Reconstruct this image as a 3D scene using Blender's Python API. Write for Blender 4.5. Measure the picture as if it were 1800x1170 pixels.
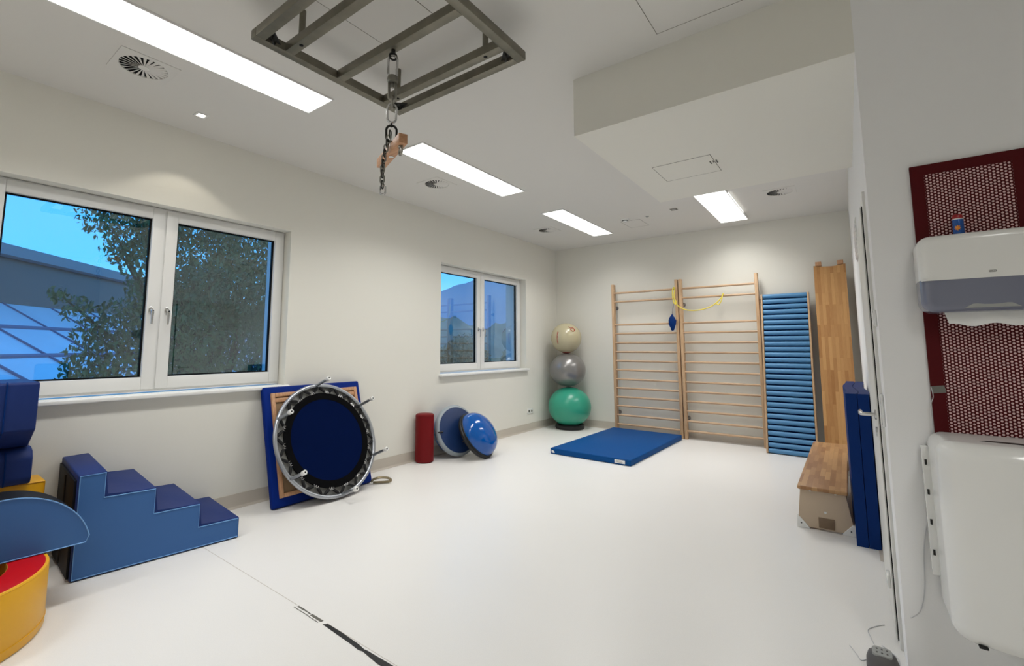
import bpy, bmesh, math, random
from mathutils import Vector, Matrix, Euler, Quaternion
random.seed(7)
for o in list(bpy.data.objects): bpy.data.objects.remove(o, do_unlink=True)
SC = bpy.context.scene
COL = SC.collection
R = math.radians
PI = math.pi

# ------------------------------------------------------------------ camera
CAM_YAW, CAM_PITCH, FPX, PPX, PPY = R(-37.317), R(6.065), 820.4, 862.6, 521.7
cam = bpy.data.cameras.new('camera'); cam_o = bpy.data.objects.new('camera', cam); COL.objects.link(cam_o)
fw = Vector((math.sin(CAM_YAW)*math.cos(CAM_PITCH), math.cos(CAM_YAW)*math.cos(CAM_PITCH), math.sin(CAM_PITCH)))
rt = Vector((math.cos(CAM_YAW), -math.sin(CAM_YAW), 0)); up = rt.cross(fw)
M = Matrix((rt, up, -fw)).transposed().to_4x4(); M.translation = (0, 0, 1.4)
cam_o.matrix_world = M
cam.sensor_fit = 'HORIZONTAL'; cam.sensor_width = 36; cam.lens = 36*FPX/1800
cam.shift_x = (900-PPX)/1800; cam.shift_y = (PPY-585)/1800
cam.clip_start = .05; cam.clip_end = 2000
SC.camera = cam_o

# ------------------------------------------------------------------ view, sky, light levels
SC.view_settings.view_transform = 'Standard'; SC.view_settings.look = 'None'
SC.view_settings.exposure = 0.0; SC.view_settings.gamma = 1; SC.view_settings.use_curve_mapping = False
PANEL = 2.2           # emission of the ceiling light diffusers
LAMP = 41.0          # watts of the lamp behind each square metre of ceiling diffuser
SPOT = 9.0           # watts of each recessed downlight
world = bpy.data.worlds.new('world'); SC.world = world; world.use_nodes = True
nt = world.node_tree; nt.nodes.clear()
out = nt.nodes.new('ShaderNodeOutputWorld'); bg = nt.nodes.new('ShaderNodeBackground')
tc = nt.nodes.new('ShaderNodeTexCoord'); sep = nt.nodes.new('ShaderNodeSeparateXYZ'); ramp = nt.nodes.new('ShaderNodeValToRGB')
nt.links.new(tc.outputs['Generated'], sep.inputs[0]); nt.links.new(sep.outputs[2], ramp.inputs[0])
nt.links.new(ramp.outputs[0], bg.inputs[0]); nt.links.new(bg.outputs[0], out.inputs[0])
e = ramp.color_ramp.elements
e[0].position = 0.0; e[0].color = (.42, .80, .96, 1)
e[1].position = 1.0; e[1].color = (.04, .22, .62, 1)
n = e.new(.14); n.color = (.10, .50, 1.0, 1)
n = e.new(.30); n.color = (.07, .42, 1.0, 1)
bg.inputs[1].default_value = 1.8

# ------------------------------------------------------------------ materials
def lin(c):
    return tuple(((v/255)/12.92 if v/255 <= .04045 else ((v/255+.055)/1.055)**2.4) for v in c)
MATS = {}
def mat(name, rgb, rough=.5, metal=0, spec=.5, bump=0, bscale=40, var=0, vscale=3, coat=0, emit=None, estr=1, trans=0):
    m = bpy.data.materials.new(name); m.use_nodes = True; t = m.node_tree; p = t.nodes['Principled BSDF']
    c = lin(rgb); p.inputs['Base Color'].default_value = (*c, 1)
    p.inputs['Roughness'].default_value = rough; p.inputs['Metallic'].default_value = metal
    p.inputs['Specular IOR Level'].default_value = spec; p.inputs['Coat Weight'].default_value = coat
    co = t.nodes.new('ShaderNodeTexCoord')
    if var:
        nz = t.nodes.new('ShaderNodeTexNoise'); nz.inputs['Scale'].default_value = vscale; nz.inputs['Detail'].default_value = 5
        t.links.new(co.outputs['Object'], nz.inputs['Vector'])
        mx = t.nodes.new('ShaderNodeMix'); mx.data_type = 'RGBA'
        mx.inputs[6].default_value = (*[v*(1-var) for v in c], 1); mx.inputs[7].default_value = (*[min(1, v*(1+var)) for v in c], 1)
        t.links.new(nz.outputs['Fac'], mx.inputs[0]); t.links.new(mx.outputs[2], p.inputs['Base Color'])
    if bump:
        nz = t.nodes.new('ShaderNodeTexNoise'); nz.inputs['Scale'].default_value = bscale; nz.inputs['Detail'].default_value = 4
        t.links.new(co.outputs['Object'], nz.inputs['Vector'])
        b = t.nodes.new('ShaderNodeBump'); b.inputs['Strength'].default_value = bump; b.inputs['Distance'].default_value = .01
        t.links.new(nz.outputs['Fac'], b.inputs['Height']); t.links.new(b.outputs['Normal'], p.inputs['Normal'])
    if emit:
        p.inputs['Emission Color'].default_value = (*lin(emit), 1); p.inputs['Emission Strength'].default_value = estr
    if trans: p.inputs['Transmission Weight'].default_value = trans
    MATS[name] = m; return m
def wood(name, base, dark, scale=1.0, blocks=None, rough=.45, axis='Z'):
    """laminated beech / ash: long staves of slightly different tone plus fine grain"""
    m = bpy.data.materials.new(name); m.use_nodes = True; t = m.node_tree; p = t.nodes['Principled BSDF']
    p.inputs['Roughness'].default_value = rough
    co = t.nodes.new('ShaderNodeTexCoord'); mp = t.nodes.new('ShaderNodeCombineXYZ'); sx = t.nodes.new('ShaderNodeSeparateXYZ')
    t.links.new(co.outputs['Object'], sx.inputs[0])
    for i, k in enumerate({'X': (0, 2, 1), 'Y': (1, 0, 2), 'Z': (2, 0, 1)}[axis]): t.links.new(sx.outputs[k], mp.inputs[i])
    g = t.nodes.new('ShaderNodeTexNoise'); g.inputs['Scale'].default_value = 6*scale; g.inputs['Detail'].default_value = 6
    ms = t.nodes.new('ShaderNodeMapping'); ms.inputs['Scale'].default_value = (1, 14, 14)
    t.links.new(mp.outputs[0], ms.inputs['Vector']); t.links.new(ms.outputs[0], g.inputs['Vector'])
    mx = t.nodes.new('ShaderNodeMix'); mx.data_type = 'RGBA'
    mx.inputs[6].default_value = (*lin(base), 1); mx.inputs[7].default_value = (*lin(dark), 1)
    if blocks:
        bw, rh = blocks
        bk = t.nodes.new('ShaderNodeTexBrick'); bk.inputs['Scale'].default_value = 1
        bk.inputs['Brick Width'].default_value = bw; bk.inputs['Row Height'].default_value = rh
        bk.inputs['Mortar Size'].default_value = .0006; bk.offset = .37; bk.offset_frequency = 2
        bk.inputs['Color1'].default_value = (0, 0, 0, 1); bk.inputs['Color2'].default_value = (1, 1, 1, 1)
        bk.inputs['Mortar'].default_value = (.9, .9, .9, 1)
        t.links.new(mp.outputs[0], bk.inputs['Vector'])
        ad = t.nodes.new('ShaderNodeMath'); ad.operation = 'MULTIPLY_ADD'
        t.links.new(bk.outputs['Color'], ad.inputs[0]); ad.inputs[1].default_value = .75
        mm = t.nodes.new('ShaderNodeMath'); mm.operation = 'MULTIPLY'; mm.inputs[1].default_value = .35
        t.links.new(g.outputs['Fac'], mm.inputs[0]); t.links.new(mm.outputs[0], ad.inputs[2])
        t.links.new(ad.outputs[0], mx.inputs[0])
    else:
        cr = t.nodes.new('ShaderNodeMapRange'); cr.inputs[1].default_value = .3; cr.inputs[2].default_value = .75
        t.links.new(g.outputs['Fac'], cr.inputs[0]); t.links.new(cr.outputs[0], mx.inputs[0])
    t.links.new(mx.outputs[2], p.inputs['Base Color'])
    MATS[name] = m; return m
mat('wall_paint', (230, 228, 219), .85, bump=.04, bscale=180)
mat('ceiling_paint', (222, 220, 215), .9, bump=.02, bscale=150)
mat('grey_wall_paint', (240, 240, 240), .85, bump=.04, bscale=180)
mat('skirting_vinyl', (196, 188, 176), .5)
mat('white_frame', (232, 232, 230), .35)
mat('white_plastic', (236, 236, 233), .22, coat=.3)
mat('door_paint', (228, 227, 222), .4)
mat('groove', (120, 116, 108), .9)
mat('gasket', (8, 9, 11), .7, spec=.2)
mat('sill_stone', (236, 236, 233), .6, spec=.2)
mat('blue_vinyl', (10, 74, 136), .6, spec=.12, bump=.08, bscale=25)
mat('dark_blue_vinyl', (0, 44, 108), .55, spec=.15, bump=.08, bscale=18)
mat('navy_vinyl', (30, 50, 108), .5, spec=.18, bump=.1, bscale=14)
mat('sky_vinyl', (58, 104, 164), .5, spec=.35, bump=.06, bscale=14)
mat('board_blue', (0, 38, 122), .6, spec=.12, bump=.08, bscale=25)
mat('black_vinyl', (12, 13, 20), .6, spec=.2, bump=.08, bscale=14)
mat('yellow_vinyl', (232, 172, 22), .38, bump=.08, bscale=12)
mat('red_vinyl', (182, 4, 14), .5, spec=.2, bump=.06, bscale=12)
mat('shaded_yellow_vinyl', (176, 122, 30), .6)  # the drum's yellow, darkened to paint in the shade of its hollow
mat('maroon_vinyl', (112, 12, 18), .5, spec=.2, bump=.06, bscale=20)
mat('piping', (110, 160, 215), .4)
mat('steel', (150, 148, 140), .38, 1, bump=.05, bscale=30, var=.22, vscale=14)
mat('galvanised', (128, 124, 112), .48, .9, bump=.06, bscale=30, var=.3, vscale=12)
mat('bright_steel', (205, 205, 205), .22, 1)
mat('dark_steel', (58, 58, 56), .5, .8)
mat('tramp_tube', (170, 174, 180), .3, .75)
mat('tramp_mat', (0, 16, 58), .9, spec=.06)
mat('tramp_black', (5, 5, 7), .9, spec=.1)
mat('tramp_skirt', (150, 150, 146), .6)
mat('rubber_band', (26, 26, 28), .7, spec=.25)
mat('bosu_blue', (0, 84, 168), .12, spec=.4, coat=.3)
mat('bosu_platform', (24, 50, 96), .4)
mat('bosu_rim_grey', (150, 160, 168), .4)
mat('black_rubber', (12, 12, 14), .5)
mat('ball_green', (52, 158, 130), .28)
mat('ball_silver', (140, 138, 136), .28, .45)
mat('ball_clear', (192, 182, 150), .2)
mat('logo_red', (170, 26, 20), .4)
mat('roller_blue', (78, 134, 180), .5)
mat('panel_grey', (140, 136, 134), .4)
mat('paper', (240, 240, 238), .9)
mat('yellow_band', (232, 214, 80), .6)
mat('smoke_cover', (116, 120, 138), .12, coat=.5)
mat('keypad', (158, 160, 158), .5)
mat('speaker_grey', (92, 90, 90), .55)
mat('plywood', (196, 176, 152), .55, var=.06, vscale=8)
mat('dark_plate', (122, 100, 78), .5, var=.25, vscale=20)
mat('can_blue', (30, 84, 160), .25, .2)
mat('can_orange', (238, 150, 40), .3)
mat('can_red', (150, 10, 22), .3)
mat('tape_black', (8, 8, 9), .5)
mat('tape_grey', (104, 102, 94), .8)
mat('logo_grey', (112, 112, 106), .4)
mat('thin_cable', (196, 196, 198), .5)
mat('gold_ring', (150, 138, 112), .35, .8)
mat('diffuser', (250, 250, 248), .5, emit=(255, 254, 248), estr=PANEL)
mat('spot_lens', (255, 250, 235), .5, emit=(255, 244, 220), estr=14)
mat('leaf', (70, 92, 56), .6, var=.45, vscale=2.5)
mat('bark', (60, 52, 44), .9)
mat('hill_haze_blue', (140, 166, 186), 1.0, var=.12, vscale=.02)  # blue haze of distance mixed into the hill's base colour
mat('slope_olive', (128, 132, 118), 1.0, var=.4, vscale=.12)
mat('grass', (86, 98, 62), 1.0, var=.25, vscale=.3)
mat('facade_dark', (44, 52, 72), .25)
mat('facade_glass', (225, 228, 240), .3, 0, var=.18, vscale=.5)
mat('facade_bar', (70, 90, 130), .5)
mat('facade_trim', (120, 128, 142), .5)
mat('chair_teal', (10, 92, 138), .6)
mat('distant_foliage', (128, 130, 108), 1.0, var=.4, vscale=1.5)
wood('ash_wood', (206, 174, 138), (176, 140, 104), 1.0)
wood('ash_rung', (206, 176, 144), (174, 140, 108), 1.0, axis='X')
wood('beech_staves', (206, 160, 104), (160, 110, 60), 1.0, blocks=(.42, .036))
wood('bench_staves', (206, 162, 112), (152, 108, 70), 1.0, blocks=(.30, .036), axis='Y')
wood('frame_wood', (206, 160, 122), (178, 130, 94), 1.0)
wood('beam_wood', (208, 160, 122), (184, 132, 94), 1.0, axis='X')
mat('frame_panel', (150, 122, 92), .7, var=.1)

def floor_mat():
    m = bpy.data.materials.new('floor_vinyl'); m.use_nodes = True; t = m.node_tree; p = t.nodes['Principled BSDF']
    co = t.nodes.new('ShaderNodeTexCoord')
    n1 = t.nodes.new('ShaderNodeTexNoise'); n1.inputs['Scale'].default_value = .9; n1.inputs['Detail'].default_value = 3
    n2 = t.nodes.new('ShaderNodeTexNoise'); n2.inputs['Scale'].default_value = 260
    for q in (n1, n2): t.links.new(co.outputs['Object'], q.inputs['Vector'])
    a = t.nodes.new('ShaderNodeMix'); a.data_type = 'RGBA'
    a.inputs[6].default_value = (*lin((240, 238, 234)), 1); a.inputs[7].default_value = (*lin((246, 244, 241)), 1)
    t.links.new(n1.outputs['Fac'], a.inputs[0])
    b = t.nodes.new('ShaderNodeMix'); b.data_type = 'RGBA'; b.blend_type = 'MULTIPLY'; b.inputs[0].default_value = .12
    t.links.new(a.outputs[2], b.inputs[6]); t.links.new(n2.outputs['Fac'], b.inputs[7])
    t.links.new(b.outputs[2], p.inputs['Base Color'])
    mr = t.nodes.new('ShaderNodeMapRange'); mr.inputs[3].default_value = .26; mr.inputs[4].default_value = .42
    t.links.new(n1.outputs['Fac'], mr.inputs[0]); t.links.new(mr.outputs[0], p.inputs['Roughness'])
    p.inputs['Specular IOR Level'].default_value = .35
    MATS['floor_vinyl'] = m
floor_mat()

def glass_mat():
    """double glazing: thin clear panes that pass most light and mirror the room by Fresnel"""
    m = bpy.data.materials.new('window_glass'); m.use_nodes = True; t = m.node_tree; t.nodes.clear()
    o = t.nodes.new('ShaderNodeOutputMaterial'); mx = t.nodes.new('ShaderNodeMixShader')
    tr = t.nodes.new('ShaderNodeBsdfTransparent'); gl = t.nodes.new('ShaderNodeBsdfGlossy')
    tr.inputs[0].default_value = (.82, .92, .97, 1); gl.inputs['Roughness'].default_value = 0.0
    gl.inputs[0].default_value = (.85, .95, .97, 1)
    f = t.nodes.new('ShaderNodeFresnel'); f.inputs['IOR'].default_value = 1.62
    mu = t.nodes.new('ShaderNodeMath'); mu.operation = 'MULTIPLY'; mu.use_clamp = True; mu.inputs[1].default_value = 3.6
    t.links.new(f.outputs[0], mu.inputs[0]); t.links.new(mu.outputs[0], mx.inputs[0])
    t.links.new(tr.outputs[0], mx.inputs[1]); t.links.new(gl.outputs[0], mx.inputs[2]); t.links.new(mx.outputs[0], o.inputs[0])
    MATS['window_glass'] = m
glass_mat()

def perforated_mat():
    """maroon sheet punched with a staggered grid of round holes that show the pale board behind"""
    m = bpy.data.materials.new('perforated_sheet'); m.use_nodes = True; t = m.node_tree; p = t.nodes['Principled BSDF']
    co = t.nodes.new('ShaderNodeTexCoord'); sp = t.nodes.new('ShaderNodeSeparateXYZ'); t.links.new(co.outputs['Object'], sp.inputs[0])
    def mth(op, a, b=None, c=None):
        n = t.nodes.new('ShaderNodeMath'); n.operation = op
        for i, v in enumerate((a, b, c)):
            if v is None: continue
            if isinstance(v, (int, float)): n.inputs[i].default_value = v
            else: t.links.new(v, n.inputs[i])
        return n.outputs[0]
    CX, CZ = .0113, .0131
    def cell(ox, oz):
        u = mth('SUBTRACT', mth('FRACT', mth('ADD', mth('DIVIDE', sp.outputs[0], 2*CX), 50+ox)), .5)
        v = mth('SUBTRACT', mth('FRACT', mth('ADD', mth('DIVIDE', sp.outputs[2], CZ), 50+oz)), .5)
        u = mth('MULTIPLY', u, 2*CX); v = mth('MULTIPLY', v, CZ)
        return mth('LESS_THAN', mth('SQRT', mth('ADD', mth('MULTIPLY', u, u), mth('MULTIPLY', v, v))), .0041)
    k = mth('MAXIMUM', cell(0, 0), cell(.5, .5))
    mx = t.nodes.new('ShaderNodeMix'); mx.data_type = 'RGBA'
    mx.inputs[6].default_value = (*lin((74, 1, 8)), 1); mx.inputs[7].default_value = (*lin((222, 190, 190)), 1)
    t.links.new(k, mx.inputs[0]); t.links.new(mx.outputs[2], p.inputs['Base Color'])
    p.inputs['Roughness'].default_value = .6; p.inputs['Specular IOR Level'].default_value = .2
    MATS['perforated_sheet'] = m
perforated_mat()
mat('maroon_metal', (78, 1, 8), .6, spec=.2)

# ------------------------------------------------------------------ mesh helpers (world coordinates in, local meshes out)
WM = {}
def BM(): return bmesh.new()
def _new(bm, before): return [v for v in bm.verts if v not in before]
def bx(bm, lo, hi, bev=0, seg=2, M=None, taper=None):
    lo, hi = Vector(lo), Vector(hi)
    vs = [bm.verts.new((x, y, z)) for x in (lo.x, hi.x) for y in (lo.y, hi.y) for z in (lo.z, hi.z)]
    fs = [bm.faces.new([vs[i] for i in q]) for q in ((0,1,3,2),(4,6,7,5),(0,4,5,1),(2,3,7,6),(0,2,6,4),(1,5,7,3))]
    ret = vs
    if bev:
        es = list({e for f in fs for e in f.edges})
        r = bmesh.ops.bevel(bm, geom=es, offset=bev, segments=seg, affect='EDGES', profile=.5)
        ret = list({v for f in r['faces'] for v in f.verts} | {v for v in vs if v.is_valid})
    if M: bmesh.ops.transform(bm, matrix=M, verts=ret)
    return ret
def ring_pts(c, u, v, ru, rv, n): return [c + u*math.cos(2*PI*i/n)*ru + v*math.sin(2*PI*i/n)*rv for i in range(n)]
def frame_of(d):
    d = Vector(d).normalized(); a = Vector((0, 0, 1)) if abs(d.z) < .95 else Vector((1, 0, 0))
    u = a.cross(d).normalized(); return u, d.cross(u)
def cyl(bm, p0, p1, r, n=16, r2=None, cap=True, M=None):
    p0, p1 = Vector(p0), Vector(p1); r2 = r if r2 is None else r2
    u, v = frame_of(p1-p0)
    a = [bm.verts.new(p) for p in ring_pts(p0, u, v, r, r, n)]; b = [bm.verts.new(p) for p in ring_pts(p1, u, v, r2, r2, n)]
    for i in range(n): bm.faces.new((a[i], a[(i+1) % n], b[(i+1) % n], b[i]))
    if cap: bm.faces.new(a[::-1]); bm.faces.new(b)
    if M: bmesh.ops.transform(bm, matrix=M, verts=a+b)
def tube(bm, pts, r, n=8, closed=False, M=None, rz=None):
    pts = [Vector(p) for p in pts]; N = len(pts); rings = []
    pu = None
    for i, p in enumerate(pts):
        if closed: d = pts[(i+1) % N]-pts[i-1]
        else: d = pts[min(i+1, N-1)]-pts[max(i-1, 0)]
        d.normalize()
        if pu is None: u, v = frame_of(d)
        else:
            u = (pu - d*pu.dot(d)).normalized(); v = d.cross(u)
        pu = u
        rr = r[i] if isinstance(r, (list, tuple)) else r
        rings.append([bm.verts.new(q) for q in ring_pts(p, u, v, rr, rz or rr, n)])
    for i in range(N if closed else N-1):
        a, b = rings[i], rings[(i+1) % N]
        off = 0
        if closed and i == N-1:
            off = min(range(n), key=lambda k: (b[k].co-a[0].co).length)
        for k in range(n): bm.faces.new((a[k], a[(k+1) % n], b[(k+1+off) % n], b[(k+off) % n]))
    if not closed: bm.faces.new(rings[0][::-1]); bm.faces.new(rings[-1])
    if M: bmesh.ops.transform(bm, matrix=M, verts=[v for q in rings for v in q])
def lathe(bm, prof, n=32, M=None, sx=1, sy=1):
    rings = []
    for r, z in prof:
        if r < 1e-6: rings.append([bm.verts.new((0, 0, z))])
        else: rings.append([bm.verts.new((r*sx*math.cos(2*PI*i/n), r*sy*math.sin(2*PI*i/n), z)) for i in range(n)])
    for a, b in zip(rings, rings[1:]):
        for i in range(n):
            j = (i+1) % n
            if len(a) == 1 and len(b) == 1: continue
            if len(a) == 1: bm.faces.new((a[0], b[j], b[i])) if True else 0
            elif len(b) == 1: bm.faces.new((a[i], a[j], b[0]))
            else: bm.faces.new((a[i], a[j], b[j], b[i]))
    if M: bmesh.ops.transform(bm, matrix=M, verts=[v for q in rings for v in q])
def prism(bm, front, back, bev=0, seg=2):
    """loft between two equal polygons of 3-D points"""
    a = [bm.verts.new(p) for p in front]; b = [bm.verts.new(p) for p in back]; n = len(a)
    fs = [bm.faces.new(a), bm.faces.new(b[::-1])]
    for i in range(n): fs.append(bm.faces.new((a[i], b[i], b[(i+1) % n], a[(i+1) % n])))
    if bev:
        es = list({e for f in fs for e in f.edges}); bmesh.ops.bevel(bm, geom=es, offset=bev, segments=seg, affect='EDGES', profile=.5)
def obj(name, bm, m, parent=None, loc=None, smooth=38):
    bmesh.ops.recalc_face_normals(bm, faces=bm.faces)
    W = WM[parent] if parent else Matrix.Translation(Vector(loc or (0, 0, 0)))
    bmesh.ops.transform(bm, matrix=W.inverted(), verts=bm.verts)
    for f in bm.faces: f.smooth = smooth > 0
    for ed in bm.edges:
        if len(ed.link_faces) == 2 and ed.calc_face_angle(0) > R(smooth): ed.smooth = False
    me = bpy.data.meshes.new(name); bm.to_mesh(me); bm.free()
    ms = m if isinstance(m, (list, tuple)) else [m]
    for q in ms: me.materials.append(MATS[q])
    o = bpy.data.objects.new(name, me); COL.objects.link(o)
    if parent: o.parent = parent; WM[o] = W.copy()
    else: o.matrix_world = W; WM[o] = W.copy()
    return o
def tag(o, label, cat, group=None):
    o['label'] = label; o['category'] = cat
    if group: o['group'] = group
    return o
def thing(name, label, cat, loc, group=None):
    o = bpy.data.objects.new(name, None); COL.objects.link(o); o.location = loc; o.empty_display_size = .1
    WM[o] = Matrix.Translation(Vector(loc)); return tag(o, label, cat, group)
def struct(name, bm, m, parent=None, **k):
    k.setdefault('smooth', 25 if name.startswith('baseboard') else -1)
    o = obj(name, bm, m, parent, **k)
    if not parent: o['kind'] = 'structure'
    return o
def box_obj(name, lo, hi, m, parent=None, bev=0, seg=2, M=None, **k):
    bm = BM(); bx(bm, lo, hi, bev, seg, M); return obj(name, bm, m, parent, **k)
def text_part(name, s, size, M, m, parent, thick=.0004, spacing=1.0):
    cu = bpy.data.curves.new(name, 'FONT'); cu.body = s; cu.size = size; cu.extrude = thick; cu.align_x = 'CENTER'; cu.align_y = 'CENTER'
    cu.space_character = spacing; cu.resolution_u = 3
    to = bpy.data.objects.new(name+'_curve', cu); COL.objects.link(to); bpy.context.view_layer.update()
    me = bpy.data.meshes.new_from_object(to.evaluated_get(bpy.context.evaluated_depsgraph_get()))
    bpy.data.objects.remove(to, do_unlink=True)
    me.transform(WM[parent].inverted() @ M); me.materials.clear(); me.materials.append(MATS[m])
    o = bpy.data.objects.new(name, me); COL.objects.link(o); o.parent = parent; WM[o] = WM[parent].copy(); return o
def copy_thing(root, loc, label, group=None):
    def cp(o, par):
        c = o.copy(); COL.objects.link(c); c.parent = par
        for ch in kids[o]: cp(ch, c)
        return c
    kids = {}
    def walk(o):
        kids[o] = [q for q in WM if q.parent == o]
        for q in kids[o]: walk(q)
    walk(root)
    c = cp(root, None); c.location = loc; c['label'] = label
    if group: c['group'] = group
    return c
def basis_M(c, n_, upv=(0, 0, 1)):
    """matrix: local Z -> n_, local Y as near upv as possible, origin c"""
    n_ = Vector(n_).normalized(); u = Vector(upv).cross(n_).normalized(); v = n_.cross(u)
    m = Matrix((u, v, n_)).transposed().to_4x4(); m.translation = Vector(c); return m

# ------------------------------------------------------------------ the room
XL, XR, YF, YN, H = -4.352, .115, 7.76, 2.756, 3.22
HB, BX0, BY1 = 2.817, -1.388, 4.59       # dropped bulkhead
RX, YB = 3.4, -2.2                       # the part of the room beside and behind the camera
def wall_with_holes(y0, y1, z0, z1, xa, xb, holes):
    bm = BM(); ys = sorted({y0, y1, *[q for h in holes for q in h[:2]]}); zs = sorted({z0, z1, *[q for h in holes for q in h[2:]]})
    for i in range(len(ys)-1):
        for k in range(len(zs)-1):
            ym, zm = (ys[i]+ys[i+1])/2, (zs[k]+zs[k+1])/2
            if any(h[0] < ym < h[1] and h[2] < zm < h[3] for h in holes): continue
            bx(bm, (xa, ys[i], zs[k]), (xb, ys[i+1], zs[k+1]))
    bmesh.ops.remove_doubles(bm, verts=bm.verts, dist=1e-5)
    # drop the inner faces shared by neighbouring blocks
    seen = {}
    for f in bm.faces:
        seen.setdefault(tuple(round(c, 4) for c in f.calc_center_median()), []).append(f)
    bmesh.ops.delete(bm, geom=[f for v in seen.values() if len(v) > 1 for f in v], context='FACES')
    return bm
WIN = [(.345, 2.425), (4.595, 6.70)]; WZ = (1.03, 2.545)
struct('wall_left', wall_with_holes(YB-.2, YF+.2, -.1, H+.1, XL-.36, XL, [(a, b, *WZ) for a, b in WIN]), 'wall_paint')
struct('floor', (lambda b: (bx(b, (XL-.36, YB-.2, -.1), (RX+.2, YF+.2, 0)), b)[1])(BM()), 'floor_vinyl')
struct('ceiling', (lambda b: (bx(b, (XL-.36, YB-.2, H), (RX+.2, YF+.2, H+.1)), b)[1])(BM()), 'ceiling_paint')
struct('wall_far', (lambda b: (bx(b, (XL-.3, YF, 0), (XR+.3, YF+.2, H)), b)[1])(BM()), 'wall_paint')
bm = BM(); bx(bm, (XR, YN, 0), (XR+.01, 3.06, H)); bx(bm, (XR, 4.06, 0), (XR+.01, YF, H)); bx(bm, (XR, 3.06, 2.14), (XR+.01, 4.06, H))
bx(bm, (XR+.01, YN, 0), (RX+.2, YF, H))
struct('wall_right', bm, 'grey_wall_paint')
struct('wall_side', (lambda b: (bx(b, (RX, YB, 0), (RX+.2, YN, H)), b)[1])(BM()), 'wall_paint')
struct('wall_back', (lambda b: (bx(b, (XL, YB-.2, 0), (RX, YB, H)), b)[1])(BM()), 'wall_paint')
struct('trim_1', (lambda b: (bx(b, (BX0, YN, HB), (XR, BY1, H)), b)[1])(BM()), 'wall_paint')
# coved vinyl skirting: a quarter-round at the foot and a thin upstand
def cove(bm, p0, p1, nrm, h=.118, t=.008, r=.03):
    p0, p1, nrm = Vector(p0), Vector(p1), Vector(nrm)
    prof = [(0, h), (t, h), (t, r)] + [(t+r-r*math.cos(a), r-r*math.sin(a)) for a in (R(30), R(60), R(90))] + [(0, 0)]
    A = [p0+nrm*x+Vector((0, 0, z+.0005)) for x, z in prof]; B = [p1+nrm*x+Vector((0, 0, z+.0005)) for x, z in prof]
    prism(bm, A, B)
for nm, a, b, nn in (('baseboard_left', (XL, YB, 0), (XL, YF, 0), (1, 0, 0)), ('baseboard_far', (XL, YF, 0), (XR, YF, 0), (0, -1, 0)),
                     ('baseboard_right', (XR, 4.12, 0), (XR, YF, 0), (-1, 0, 0))):
    bm = BM(); cove(bm, a, b, nn); struct(nm, bm, 'skirting_vinyl')

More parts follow.
